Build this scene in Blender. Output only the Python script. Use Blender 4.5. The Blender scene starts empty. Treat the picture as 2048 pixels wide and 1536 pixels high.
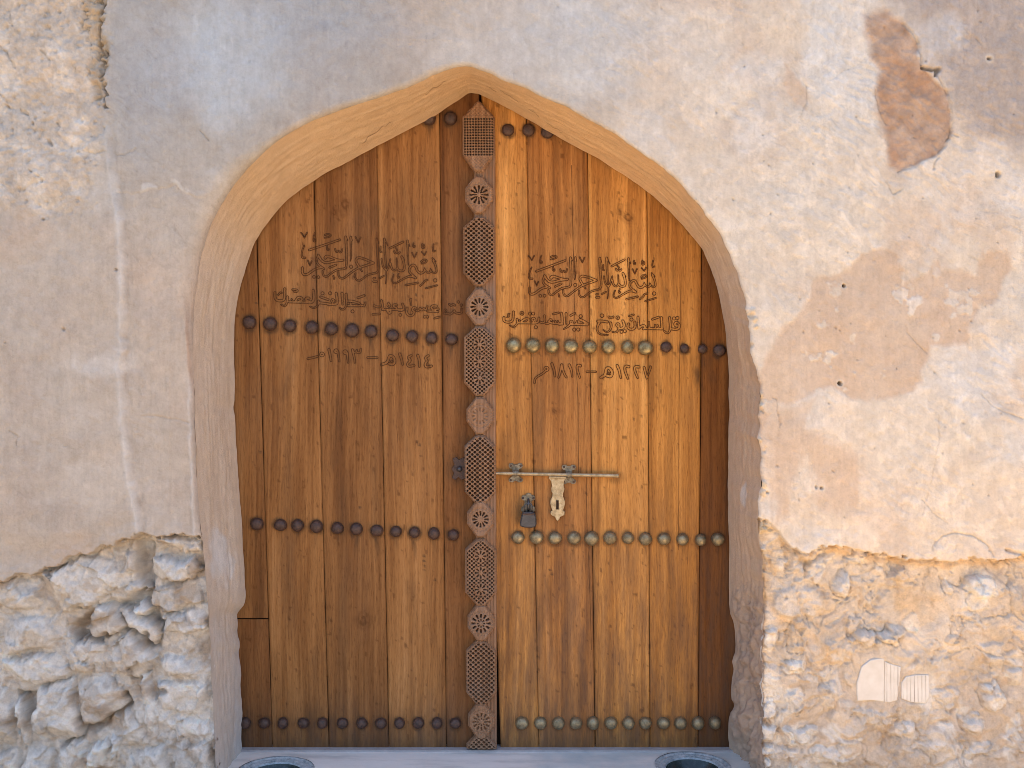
import bpy, bmesh, math, random
import numpy as np
from mathutils import Vector, Matrix

random.seed(7)
rng = np.random.default_rng(11)
scene = bpy.context.scene

# ------------------------------------------------------------------ camera
D = 3.3                      # camera to wall face, metres
ZC = 1.435                   # camera height
PXF = 2048.0                 # focal length in photo pixels
cam_d = bpy.data.cameras.new("camera")
cam_d.sensor_width = 36.0
cam_d.lens = 36.0
cam_d.clip_start = 0.05
cam_d.clip_end = 2000.0
cam = bpy.data.objects.new("camera", cam_d)
scene.collection.objects.link(cam)
cam.location = (0, -D, ZC)
cam.rotation_euler = (math.radians(90), 0, 0)
scene.camera = cam

# ------------------------------------------------------------------ light
SUN_EL = math.radians(81)
SUN_AZ = math.radians(0)     # measured from +Y (behind the wall) towards +X
world = bpy.data.worlds.new("World")
scene.world = world
world.use_nodes = True
nt = world.node_tree
nt.nodes.clear()
sky = nt.nodes.new("ShaderNodeTexSky")
sky.sky_type = 'NISHITA'
sky.sun_disc = False
sky.sun_elevation = SUN_EL
sky.sun_rotation = SUN_AZ
sky.dust_density = 1.6
bg = nt.nodes.new("ShaderNodeBackground")
bg.inputs["Strength"].default_value = 0.112
wo = nt.nodes.new("ShaderNodeOutputWorld")
nt.links.new(sky.outputs[0], bg.inputs[0])
nt.links.new(bg.outputs[0], wo.inputs[0])
sun_d = bpy.data.lights.new("sun", 'SUN')
sun_d.energy = 5.0
sun_d.angle = math.radians(0.5)
sun_d.color = (1.0, 0.93, 0.82)
sun = bpy.data.objects.new("sun", sun_d)
scene.collection.objects.link(sun)
sd = Vector((math.cos(SUN_EL) * math.sin(SUN_AZ), math.cos(SUN_EL) * math.cos(SUN_AZ), math.sin(SUN_EL)))
sun.rotation_euler = (-sd).to_track_quat('-Z', 'Y').to_euler()
scene.view_settings.view_transform = 'Standard'
scene.view_settings.look = 'None'
scene.view_settings.gamma = 1.0
scene.cycles.filter_width = 0.9
scene.view_settings.exposure = 1.58

# ------------------------------------------------------------------ helpers
def W(px, py, d):
    s = (D + d) / PXF
    return ((px - 1024) * s, d, ZC - (py - 768) * s)

def link(o, parent=None):
    scene.collection.objects.link(o)
    if parent is not None:
        o.parent = parent
        if any(abs(c) > 1e-9 for c in parent.location):
            o.matrix_parent_inverse = Matrix.Translation(-Vector(parent.location))
    return o

def obj(name, verts, faces, mat, parent=None, smooth=False):
    me = bpy.data.meshes.new(name)
    me.from_pydata([tuple(v) for v in verts], [], [tuple(f) for f in faces])
    me.update()
    if smooth:
        me.polygons.foreach_set("use_smooth", [True] * len(me.polygons))
    if mat is not None:
        me.materials.append(mat)
    return link(bpy.data.objects.new(name, me), parent)

def big(name, V, F, mat, parent=None, smooth=True, attrs=None):
    """numpy mesh of quads"""
    V = np.asarray(V, dtype=np.float32); F = np.asarray(F, dtype=np.int32)
    me = bpy.data.meshes.new(name)
    me.vertices.add(len(V)); me.vertices.foreach_set("co", V.ravel())
    n = F.shape[1]
    me.loops.add(F.size); me.loops.foreach_set("vertex_index", F.ravel())
    me.polygons.add(len(F)); me.polygons.foreach_set("loop_start", np.arange(len(F), dtype=np.int32) * n)
    me.polygons.foreach_set("loop_total", np.full(len(F), n, dtype=np.int32))
    me.update(calc_edges=True)
    if smooth:
        me.polygons.foreach_set("use_smooth", np.ones(len(F), dtype=bool))
    for k, a in (attrs or {}).items():
        a = np.asarray(a, dtype=np.float32)
        if a.ndim == 2:
            c = np.ones((len(V), 4), dtype=np.float32); c[:, :3] = a
            at = me.attributes.new(k, 'FLOAT_COLOR', 'POINT'); at.data.foreach_set("color", c.ravel())
        else:
            at = me.attributes.new(k, 'FLOAT', 'POINT'); at.data.foreach_set("value", a)
    me.materials.append(mat)
    return link(bpy.data.objects.new(name, me), parent)

def thing(name, label, cat, loc, group=None):
    o = bpy.data.objects.new(name, None)
    o.empty_display_size = 0.1
    scene.collection.objects.link(o)
    o.location = loc
    o["label"] = label; o["category"] = cat
    if group: o["group"] = group
    return o

def boxv(x0, x1, y0, y1, z0, z1):
    v = [(x0,y0,z0),(x1,y0,z0),(x1,y1,z0),(x0,y1,z0),(x0,y0,z1),(x1,y0,z1),(x1,y1,z1),(x0,y1,z1)]
    f = [(0,3,2,1),(4,5,6,7),(0,1,5,4),(1,2,6,5),(2,3,7,6),(3,0,4,7)]
    return v, f

class MB:
    def __init__(s): s.v = []; s.f = []
    def add(s, v, f):
        o = len(s.v); s.v += [tuple(a) for a in v]; s.f += [tuple(i + o for i in q) for q in f]; return s
    def box(s, *a): return s.add(*boxv(*a))
    def lathe(s, prof, n, origin, axis='y'):
        """prof: list of (radius, height); height runs along -Y (towards camera) or +Z"""
        o = len(s.v); m = len(prof)
        for (r, h) in prof:
            for k in range(n):
                a = 2 * math.pi * k / n
                if axis == 'y': s.v.append((origin[0] + r * math.cos(a), origin[1] - h, origin[2] + r * math.sin(a)))
                elif axis == 'x': s.v.append((origin[0] + h, origin[1] + r * math.cos(a), origin[2] + r * math.sin(a)))
                else: s.v.append((origin[0] + r * math.cos(a), origin[1] + r * math.sin(a), origin[2] + h))
        for i in range(m - 1):
            for k in range(n):
                k2 = (k + 1) % n
                s.f.append((o + i*n + k, o + i*n + k2, o + (i+1)*n + k2, o + (i+1)*n + k))
        s.f.append(tuple(o + (m-1)*n + k for k in range(n)))
        return s
    def plate(s, outline, d_front, thick, bevel=0.0012):
        """flat plate from photo-pixel outline facing the camera, bevelled rim"""
        P = [Vector(W(x, y, d_front)) for x, y in outline]
        if sum((P[i].x * P[i-1].z - P[i-1].x * P[i].z) for i in range(len(P))) > 0: P.reverse()
        n = len(P); c = sum(P, Vector()) / n
        inner = []
        for i in range(n):
            a, b, e = P[i-1], P[i], P[(i+1) % n]
            t = (e - a); nn = Vector((-t.z, 0, t.x)).normalized()
            if (c - b).dot(nn) < 0: nn = -nn
            inner.append(b + nn * bevel)
        o = len(s.v)
        s.v += [tuple(p) for p in inner]
        s.v += [tuple(p + Vector((0, bevel, 0))) for p in P]
        s.v += [tuple(p + Vector((0, thick, 0))) for p in P]
        s.f.append(tuple(o + i for i in range(n)))
        for k in (0, 1):
            for i in range(n):
                j = (i + 1) % n
                s.f.append((o+k*n+i, o+(k+1)*n+i, o+(k+1)*n+j, o+k*n+j))
        return s
    def build(s, name, mat, parent=None, smooth=False):
        o = obj(name, s.v, s.f, mat, parent, smooth)
        bm = bmesh.new(); bm.from_mesh(o.data); bmesh.ops.recalc_face_normals(bm, faces=bm.faces)
        bm.to_mesh(o.data); bm.free()
        return o

# --- noise
_tab = rng.random((256, 256)).astype(np.float32)
def vnoise(x, y, seed=0):
    x = x + seed * 17.31; y = y + seed * 9.77
    xi = np.floor(x).astype(np.int32); yi = np.floor(y).astype(np.int32)
    fx = (x - xi).astype(np.float32); fy = (y - yi).astype(np.float32)
    fx = fx*fx*fx*(fx*(fx*6-15)+10); fy = fy*fy*fy*(fy*(fy*6-15)+10)
    a = _tab[yi & 255, xi & 255]; b = _tab[yi & 255, (xi+1) & 255]
    c = _tab[(yi+1) & 255, xi & 255]; d = _tab[(yi+1) & 255, (xi+1) & 255]
    return (a + (b-a)*fx) * (1-fy) + (c + (d-c)*fx) * fy
def fbm(x, y, scale, oct=4, seed=0, gain=0.5):
    """zero-centred, about -1..1; scale = pixels per feature"""
    s = 0; amp = 1; tot = 0; x = x/scale; y = y/scale
    for o in range(oct):
        s = s + amp * (vnoise(x, y, seed + o*3) * 2 - 1); tot += amp
        amp *= gain; x = x*2.03 + 5.2; y = y*2.03 + 1.7
    return s / tot * 1.6
def sstep(a, b, x):
    t = np.clip((x - a) / (b - a), 0, 1); return t*t*(3-2*t)
def polysdf(x, y, poly, want_pt=False):
    """signed distance (negative inside) for arrays x,y"""
    P = np.asarray(poly, dtype=np.float32); Q = np.roll(P, -1, axis=0)
    best = np.full(x.shape, 1e12, dtype=np.float32); ins = np.zeros(x.shape, dtype=bool)
    bx = np.zeros_like(best); by = np.zeros_like(best)
    for (ax, ay), (cx, cy) in zip(P, Q):
        ex, ey = cx-ax, cy-ay
        L = ex*ex + ey*ey + 1e-9
        t = np.clip(((x-ax)*ex + (y-ay)*ey) / L, 0, 1)
        qx = ax + t*ex; qy = ay + t*ey
        d = (x-qx)**2 + (y-qy)**2
        m = d < best; best = np.where(m, d, best)
        if want_pt: bx = np.where(m, qx, bx); by = np.where(m, qy, by)
        if abs(ey) > 1e-9:
            ins ^= ((ay > y) != (cy > y)) & (x < ex*(y-ay)/ey + ax)
    s = np.sqrt(best) * np.where(ins, -1, 1)
    return (s, bx, by) if want_pt else s
def linedist(x, y, pts):
    best = np.full(x.shape, 1e12, dtype=np.float32)
    for (ax, ay), (cx, cy) in zip(pts[:-1], pts[1:]):
        ex, ey = cx-ax, cy-ay; L = ex*ex+ey*ey+1e-9
        t = np.clip(((x-ax)*ex + (y-ay)*ey)/L, 0, 1)
        best = np.minimum(best, (x-ax-t*ex)**2 + (y-ay-t*ey)**2)
    return np.sqrt(best)
def worley(x, y, cell, seed):
    r = np.random.default_rng(seed); T = r.random((64, 64, 3)).astype(np.float32)
    xi = np.floor(x/cell).astype(np.int32); yi = np.floor(y/cell).astype(np.int32)
    f1 = np.full(x.shape, 1e9, dtype=np.float32); f2 = f1.copy(); idv = np.zeros(x.shape, dtype=np.float32)
    for dx in (-1,0,1):
        for dy in (-1,0,1):
            t = T[(yi+dy) & 63, (xi+dx) & 63]
            d = np.hypot((xi+dx+t[..., 0])*cell - x, (yi+dy+t[..., 1])*cell - y)
            m = d < f1
            f2 = np.where(m, f1, np.minimum(f2, d)); idv = np.where(m, t[..., 2], idv); f1 = np.where(m, d, f1)
    return f1, f2, idv
def facets(x, y, cell, seed, tilt):
    """broken-stone faces: every cell is a small plane with its own tilt and level"""
    r = np.random.default_rng(seed); T = r.random((64, 64, 5)).astype(np.float32)
    xi = np.floor(x/cell).astype(np.int32); yi = np.floor(y/cell).astype(np.int32)
    f1 = np.full(x.shape, 1e9, dtype=np.float32); out = np.zeros(x.shape, dtype=np.float32)
    for dx in (-1,0,1):
        for dy in (-1,0,1):
            t = T[(yi+dy) & 63, (xi+dx) & 63]
            px = (xi+dx+t[..., 0])*cell - x; py = (yi+dy+t[..., 1])*cell - y
            d = px*px + py*py; m = d < f1
            h = ((t[..., 2]-.5)*px + (t[..., 3]-.5)*py)*tilt + (t[..., 4]-.5)*tilt*cell*.35
            out = np.where(m, h, out); f1 = np.where(m, d, f1)
    return out
def smooth_poly(pts, it=2, closed=False):
    P = np.asarray(pts, dtype=np.float64)
    for _ in range(it):
        if closed: Q = np.roll(P, -1, axis=0)
        else: Q = P[1:]; 
        A = P if closed else P[:-1]
        N = np.empty((2*len(A), 2)); N[0::2] = A*.75 + Q*.25; N[1::2] = A*.25 + Q*.75
        if not closed: N = np.vstack([P[:1], N, P[-1:]])
        P = N
    return P

# ------------------------------------------------------------------ materials
def newmat(name):
    m = bpy.data.materials.new(name); m.use_nodes = True
    n = m.node_tree; b = n.nodes["Principled BSDF"]
    return m, n, b
def node(n, t, **kw):
    q = n.nodes.new(t)
    for k, v in kw.items(): setattr(q, k, v)
    return q
def mathn(n, op, a, b=None):
    q = node(n, "ShaderNodeMath", operation=op)
    for i, v in enumerate((a, b)):
        if v is None: continue
        if isinstance(v, (int, float)): q.inputs[i].default_value = v
        else: n.links.new(v, q.inputs[i])
    return q.outputs[0]
def mix(n, fac, a, b, mode='MIX'):
    q = node(n, "ShaderNodeMix", data_type='RGBA', blend_type=mode)
    for sock, v in ((q.inputs[0], fac), (q.inputs[6], a), (q.inputs[7], b)):
        if isinstance(v, (int, float)): sock.default_value = v
        elif isinstance(v, tuple): sock.default_value = (*v, 1) if len(v) == 3 else v
        else: n.links.new(v, sock)
    return q.outputs[2]
def noise(n, scale, detail=4, vec=None, rough=0.55, stretch=None, rot=None):
    t = node(n, "ShaderNodeTexNoise"); t.inputs["Scale"].default_value = scale
    t.inputs["Detail"].default_value = detail; t.inputs["Roughness"].default_value = rough
    if vec is None:
        vec = node(n, "ShaderNodeTexCoord").outputs["Object"]
    if stretch or rot:
        mp = node(n, "ShaderNodeMapping")
        if stretch: mp.inputs["Scale"].default_value = stretch
        if rot: mp.inputs["Rotation"].default_value = rot
        n.links.new(vec, mp.inputs[0]); vec = mp.outputs[0]
    n.links.new(vec, t.inputs["Vector"])
    return t.outputs["Fac"]
def ramp(n, fac, stops):
    r = node(n, "ShaderNodeValToRGB"); e = r.color_ramp.elements
    while len(e) < len(stops): e.new(0.5)
    for k, (p, c) in enumerate(stops):
        e[k].position = p; e[k].color = (*c, 1) if len(c) == 3 else c
    n.links.new(fac, r.inputs[0]); return r.outputs[0]
def bump(n, b, h, dist, strength=1.0, prev=None):
    q = node(n, "ShaderNodeBump"); q.inputs["Distance"].default_value = dist; q.inputs["Strength"].default_value = strength
    n.links.new(h, q.inputs["Height"])
    if prev is not None: n.links.new(prev, q.inputs["Normal"])
    if b is not None: n.links.new(q.outputs[0], b.inputs["Normal"])
    return q.outputs[0]
def attr(n, name, out="Color"):
    a = node(n, "ShaderNodeAttribute"); a.attribute_name = name; return a.outputs[out]

def wall_mat(name, fine, bumpd, streak=False):
    m, n, b = newmat(name)
    al = attr(n, "alb")
    f = noise(n, 260, 5, rough=.65)
    c = mix(n, 1.0, al, ramp(n, f, [(.25, (1-fine,)*3), (.5, (1, 1, 1)), (.78, (1+fine*.5,)*3)]), 'MULTIPLY')
    f2 = noise(n, 30, 4, rough=.6)
    c = mix(n, 1.0, c, ramp(n, f2, [(.3, (.93, .91, .89)), (.7, (1.05, 1.05, 1.05))]), 'MULTIPLY')
    n.links.new(c, b.inputs["Base Color"])
    b.inputs["Roughness"].default_value = .93
    b.inputs["Specular IOR Level"].default_value = .2
    p = bump(n, None, noise(n, 190, 6, rough=.7), bumpd)
    if streak:
        p = bump(n, None, noise(n, 60, 4, stretch=(1, 1, .16), rot=(0, math.radians(-32), 0), rough=.6), .003, prev=p)
    n.links.new(p, b.inputs["Normal"])
    return m
M_PLASTER = wall_mat("lime_plaster", .13, .0022, True)
M_RUBBLE = wall_mat("coral_stone_rubble", .22, .0055)
M_REVEAL = wall_mat("arch_plaster", .14, .0026)
M_UPPER = None
def plain(name, col, rough=.9, metal=0.0, nscale=40, var=.25, bumpd=.0008, spec=.3):
    m, n, b = newmat(name)
    f = noise(n, nscale, 5, rough=.65)
    lo = tuple(c*(1-var) for c in col); hi = tuple(min(1, c*(1+var)) for c in col)
    n.links.new(ramp(n, f, [(.3, lo), (.7, hi)]), b.inputs["Base Color"])
    b.inputs["Roughness"].default_value = rough; b.inputs["Metallic"].default_value = metal
    b.inputs["Specular IOR Level"].default_value = spec
    bump(n, b, noise(n, nscale*4, 4), bumpd)
    return m
M_UPPER = plain("rough_plaster", (.52, .45, .38), .95, 0, 6, .15, .004)
M_GROUND = plain("packed_earth", (.20, .165, .13), .97, 0, 3, .15, .004)
M_BOUNCE_PAVE = plain("bounce_paving", (.74, .49, .25), .95, 0, 5, .10, .003)
M_DARK = plain("dark_gap_filler", (.03, .016, .009), .9)

def wood_mat(name):
    m, n, b = newmat(name)
    tc = node(n, "ShaderNodeTexCoord").outputs["Object"]
    oi = node(n, "ShaderNodeObjectInfo")
    off = node(n, "ShaderNodeVectorMath", operation='MULTIPLY_ADD')
    cx = node(n, "ShaderNodeCombineXYZ")
    n.links.new(oi.outputs["Random"], cx.inputs[0]); n.links.new(oi.outputs["Random"], cx.inputs[2])
    n.links.new(cx.outputs[0], off.inputs[0]); off.inputs[1].default_value = (37, 0, 61); n.links.new(tc, off.inputs[2])
    v = off.outputs[0]
    # wavy grain: warp x by a slow noise
    wv = noise(n, 2.2, 2, vec=v, stretch=(1.2, 1, .5))
    wx = mathn(n, 'MULTIPLY', mathn(n, 'SUBTRACT', wv, .5), .055)
    cmb = node(n, "ShaderNodeCombineXYZ"); n.links.new(wx, cmb.inputs[0])
    ad = node(n, "ShaderNodeVectorMath", operation='ADD'); n.links.new(v, ad.inputs[0]); n.links.new(cmb.outputs[0], ad.inputs[1])
    v2 = ad.outputs[0]
    broad = noise(n, 1, 3, vec=v2, stretch=(17, 1, .9), rough=.6)
    grain = noise(n, 1, 6, vec=v2, stretch=(130, 1, 2.4), rough=.68)
    flame = noise(n, 1, 4, vec=v2, stretch=(42, 1, 1.1), rough=.6)
    pores = noise(n, 1, 4, vec=v2, stretch=(620, 1, 30), rough=.72)
    g = mathn(n, 'ADD', mathn(n, 'MULTIPLY', broad, .42), mathn(n, 'ADD', mathn(n, 'MULTIPLY', grain, .30), mathn(n, 'MULTIPLY', flame, .28)))
    c = ramp(n, g, [(.32, (.150, .064, .022)), (.44, (.29, .132, .044)), (.54, (.42, .208, .075)), (.68, (.60, .325, .135))])
    c = mix(n, 1.0, c, ramp(n, pores, [(.30, (.46, .38, .30)), (.47, (.98, .98, .98)), (.75, (1.12, 1.1, 1.08))]), 'MULTIPLY')
    c = mix(n, 1.0, c, oi.outputs["Color"], 'MULTIPLY')
    # stains / dirt / knots carried by the mesh
    blot = noise(n, 14, 5, vec=v, stretch=(2.2, 1, .8), rough=.7)
    st = mathn(n, 'MULTIPLY', attr(n, "stain", "Fac"), ramp_fac(n, blot, .30, .62, .45))
    c = mix(n, st, c, (.055, .032, .018))
    kn = attr(n, "knot", "Fac")
    c = mix(n, kn, c, (.10, .035, .010))
    gr = mathn(n, 'MULTIPLY', attr(n, "grime", "Fac"), ramp_fac(n, noise(n, 9, 5, vec=v, stretch=(3, 1, .5), rough=.7), .35, .7, .1))
    c = mix(n, gr, c, mix(n, 1.0, c, (.60, .58, .64), 'MULTIPLY'))
    c = mix(n, mathn(n, 'MULTIPLY', gr, .3), c, (.16, .115, .085))
    n.links.new(c, b.inputs["Base Color"])
    b.inputs["Roughness"].default_value = .62
    b.inputs["Specular IOR Level"].default_value = .14
    p = bump(n, None, pores, .0009)
    p = bump(n, b, grain, .0012, prev=p)
    return m
def ramp_fac(n, f, a, b_, lo=0.0):
    q = node(n, "ShaderNodeMapRange"); q.inputs[1].default_value = a; q.inputs[2].default_value = b_
    q.inputs[3].default_value = lo; q.inputs[4].default_value = 1
    n.links.new(f, q.inputs[0]); return q.outputs[0]
M_WOOD = wood_mat("teak_planks")

def carved_mat():
    m, n, b = newmat("carved_weathered_wood")
    g = noise(n, 1, 5, stretch=(120, 120, 4), rough=.65)
    c = ramp(n, g, [(.3, (.175, .090, .046)), (.55, (.30, .165, .092)), (.75, (.43, .255, .155))])
    d = noise(n, 7, 4, rough=.6)
    c = mix(n, ramp_fac(n, d, .48, .8, 0), c, (.27, .18, .13))
    n.links.new(c, b.inputs["Base Color"]); b.inputs["Roughness"].default_value = .75
    b.inputs["Specular IOR Level"].default_value = .25
    bump(n, b, noise(n, 500, 3), .0006)
    return m
M_CARVED = carved_mat()
M_GROOVE = plain("engraved_groove", (.085, .034, .012), .95, 0, 60, .3)
M_GROOVE2 = plain("engraved_groove_right", (.085, .030, .008), .95, 0, 60, .3)
M_IRON = plain("dark_iron", (.078, .044, .034), .46, .15, 90, .4, .0012, .4)
def brass(name, c1, c2, rough, s=60):
    m, n, b = newmat(name)
    f = noise(n, s, 5, rough=.7)
    n.links.new(ramp(n, f, [(.35, c1), (.68, c2)]), b.inputs["Base Color"])
    n.links.new(ramp(n, f, [(.3, (rough+.2,)*3), (.7, (rough-.08,)*3)]), b.inputs["Roughness"])
    b.inputs["Metallic"].default_value = .72
    bump(n, b, noise(n, s*4, 4), .0006)
    return m
M_BRASS = brass("aged_brass", (.19, .145, .075), (.44, .36, .20), .42)
M_BRASS_TARN = brass("tarnished_brass", (.19, .155, .095), (.40, .33, .205), .48)
M_PLATE = brass("worn_brass_plate", (.36, .27, .155), (.60, .48, .31), .45)
M_STEEL = plain("grey_padlock_metal", (.085, .082, .088), .38, .6, 70, .25, .0005, .5)
M_BRACKET = brass("dull_bracket_metal", (.15, .125, .09), (.34, .29, .215), .5)
def marble_mat():
    m, n, b = newmat("worn_marble")
    f = noise(n, 1, 6, stretch=(3, 14, 14), rough=.65)
    c = ramp(n, f, [(.30, (.54, .54, .52)), (.5, (.80, .775, .73)), (.7, (.85, .83, .79))])
    tc = node(n, "ShaderNodeTexCoord").outputs["Object"]
    sx = node(n, "ShaderNodeSeparateXYZ"); n.links.new(tc, sx.inputs[0])
    k = mathn(n, 'MULTIPLY', ramp_fac(n, sx.outputs[0], .05, .12, 0), ramp_fac(n, noise(n, 9, 4), .3, .7, .25))
    c = mix(n, k, c, (.46, .54, .56))
    n.links.new(c, b.inputs["Base Color"]); b.inputs["Roughness"].default_value = .42
    bump(n, b, noise(n, 60, 4), .001)
    return m
M_MARBLE = marble_mat()
def basin_mat():
    m, n, b = newmat("dark_green_stone_basin")
    f = noise(n, 45, 5, rough=.7)
    n.links.new(ramp(n, f, [(.3, (.015, .028, .028)), (.55, (.03, .048, .048)), (.75, (.10, .13, .13))]), b.inputs["Base Color"])
    b.inputs["Roughness"].default_value = .25
    bump(n, b, noise(n, 90, 4), .001)
    return m
M_BASIN = basin_mat()
def rim_mat():
    m, n, b = newmat("blue_grey_stone_rim")
    f = noise(n, 60, 5, rough=.7)
    n.links.new(ramp(n, f, [(.3, (.14, .19, .22)), (.5, (.36, .42, .45)), (.7, (.55, .58, .60))]), b.inputs["Base Color"])
    b.inputs["Roughness"].default_value = .4
    bump(n, b, noise(n, 120, 4), .0015)
    return m
M_BASIN_RIM = rim_mat()
def tile_mat():
    m, n, b = newmat("white_tile")
    f = noise(n, 25, 4)
    c = ramp(n, f, [(.3, (.62, .59, .55)), (.7, (.73, .71, .69))])
    dirt = noise(n, 1, 4, stretch=(160, 1, 5), rough=.6)
    c = mix(n, mathn(n, 'MULTIPLY', attr(n, "stripe", "Fac"), ramp_fac(n, dirt, .40, .60, .0)), c, (.10, .075, .055))
    n.links.new(c, b.inputs["Base Color"]); b.inputs["Roughness"].default_value = .45
    return m
M_TILE = tile_mat()

# ------------------------------------------------------------------ setting: ground
gx = obj("ground", [(-400, -400, 0), (400, -400, 0), (400, 400, 0), (-400, 400, 0)], [(0, 1, 2, 3)], M_GROUND)
gx["kind"] = "structure"
pv = obj("added_bounce_strip", *boxv(-14, 14, -2.3, .6, -.2, .012), M_BOUNCE_PAVE)  # unseen pale strip, added to bounce warm sunlight onto the wall
pv["kind"] = "structure"

# ------------------------------------------------------------------ the wall
OUTER = [(432,1700),(430,1536),(424,1400),(418,1280),(412,1180),(405,1100),(396,1030),(390,930),(386,830),(380,720),(378,630),
         (384,560),(396,490),(418,430),(452,372),(490,332),(520,305),(560,276),(600,250),(650,228),(700,210),(750,194),(800,178),(845,158),(885,140),(912,131),(938,128),
         (962,137),(985,150),(1040,171),(1100,197),(1150,222),(1200,250),(1250,280),(1300,313),(1335,342),(1366,375),(1405,420),(1440,465),(1464,512),(1482,560),(1493,607),(1503,655),(1510,720),
         (1515,800),(1518,880),(1521,960),(1522,1040),(1522,1120),(1524,1200),(1526,1290),(1524,1400),(1528,1480),(1532,1536),(1534,1700)]
INNER = [(487,1700),(486,1536),(484,1494),(482,1470),(486,1410),(480,1380),(484,1340),(476,1305),(481,1290),(474,1265),(477,1245),(472,1228),(483,1215),(491,1205),(489,1150),(485,1060),
         (476,960),(472,880),(470,830),(466,815),(470,800),(468,700),(469,640),(480,572),(499,512),(514,474),(560,412),(625,362),(690,326),(755,292),(830,252),(880,226),(920,199),(944,182),
         (990,204),(1050,234),(1100,266),(1180,308),(1240,344),(1292,380),(1350,432),(1400,490),(1418,528),(1432,566),(1447,630),(1455,700),(1458,770),(1457,900),(1456,1020),(1459,1100),(1457,1170),(1458,1220),(1470,1250),
         (1471,1300),(1463,1320),(1468,1338),(1464,1352),(1461,1395),(1470,1412),(1457,1428),(1457,1470),(1458,1497),(1458,1536),(1459,1700)]
OUT_S = smooth_poly(OUTER, 2); IN_S = smooth_poly(INNER, 1)
_t = np.r_[0, np.cumsum(np.hypot(*np.diff(OUT_S, axis=0).T))]
def _resamp(P, step):
    d = np.r_[0, np.cumsum(np.hypot(*np.diff(P, axis=0).T))]; t = np.arange(0, d[-1], step); t[-1] = d[-1]
    return np.stack([np.interp(t, d, P[:, 0]), np.interp(t, d, P[:, 1])], 1), t
OUT_S, _t = _resamp(OUT_S, 9.0)
_w = (.5 + 1.0*sstep(700, 1000, OUT_S[:, 0]) + 2.0*sstep(1480, 1500, OUT_S[:, 0])*sstep(560, 640, OUT_S[:, 1]))*(fbm(_t, _t*0, 26, 3, 26) + .7*fbm(_t, _t*0, 90, 2, 27))
_g = np.gradient(OUT_S, axis=0); _g /= np.hypot(_g[:, 0], _g[:, 1])[:, None]
OUT_S = OUT_S + np.stack([-_g[:, 1], _g[:, 0]], 1)*(_w*1.5)[:, None]
IN_S, _t = _resamp(IN_S, 7.0)
_g = np.gradient(IN_S, axis=0); _g /= np.hypot(_g[:, 0], _g[:, 1])[:, None]
IN_S = IN_S + np.stack([-_g[:, 1], _g[:, 0]], 1)*(1.3*fbm(_t, _t*0, 34, 4, 28))[:, None]

ST = 2.0
gxs = np.arange(-480, 2532, ST, dtype=np.float32); gys = np.arange(-240, 1660, ST, dtype=np.float32)
X, Y = np.meshgrid(gxs, gys)
NY, NX = X.shape
sub = (X > 340) & (X < 1580) & (Y > 80)
S = np.full(X.shape, 400, dtype=np.float32); BX = X.copy(); BY = Y.copy()
ns, nbx, nby = polysdf(X[sub], Y[sub], OUT_S, True)
# ragged edge on the right jamb, soft elsewhere
S[sub] = ns; BX[sub] = nbx; BY[sub] = nby

n_big = fbm(X, Y, 420, 3, 1); n_mid = fbm(X, Y, 90, 4, 5); n_sm = fbm(X, Y, 22, 4, 9); n_fin = fbm(X, Y, 7, 2, 13)
ca, sa = math.cos(.62), math.sin(.62)
U = X*ca + Y*sa; Vv = -X*sa + Y*ca
n_str = fbm(U*.22, Vv + 18*fbm(X, Y, 110, 3, 22), 9, 3, 21)*sstep(-.5, .6, fbm(X, Y, 160, 3, 24))              # trowel strokes running down-left
n_str2 = fbm(X, Y*.2, 8, 3, 23)               # vertical brush streaks
H = .010*n_big + .0036*n_mid + .0011*n_sm + .0004*n_fin + .0008*n_str*sstep(1300, 900, Y)
# keep the wall plane calm close to the arch
H *= sstep(0, 120, S)*.6 + .4
H += .0010*fbm(X, Y, 45, 4, 25)*sstep(800, 1100, X)

wx = X + 14*fbm(X, Y, 60, 4, 31); wy = Y + 14*fbm(X, Y, 60, 4, 37)
wx2 = X + 26*fbm(X, Y, 90, 5, 41) + 8*n_str2; wy2 = Y + 30*fbm(X, Y, 80, 5, 43)

# --- albedo: surface colour, with some light and shade painted in
def lerp(c, col, m): return c + (np.asarray(col, dtype=np.float32) - c) * m[..., None]
A = np.empty(X.shape + (3,), dtype=np.float32); A[:] = (.500, .435, .372)
right = sstep(980, 1500, X + 120*n_big)
A = lerp(A, (.690, .615, .525), right * .92)  # paler right half, raised to carry part of the warm glow
A = lerp(A, (.455, .385, .330), np.clip(.55*sstep(.05, .9, n_mid + .5*n_big) * (1-right), 0, 1))
A = lerp(A, (.56, .45, .36), np.clip(.5*sstep(.1, .8, fbm(X, Y, 150, 4, 51)), 0, 1))
A = lerp(A, (.66, .625, .585), np.clip(.75*sstep(.15, .75, fbm(X, Y, 120, 5, 53) + .25*n_str) * (.35 + .65*right), 0, 1))
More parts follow.
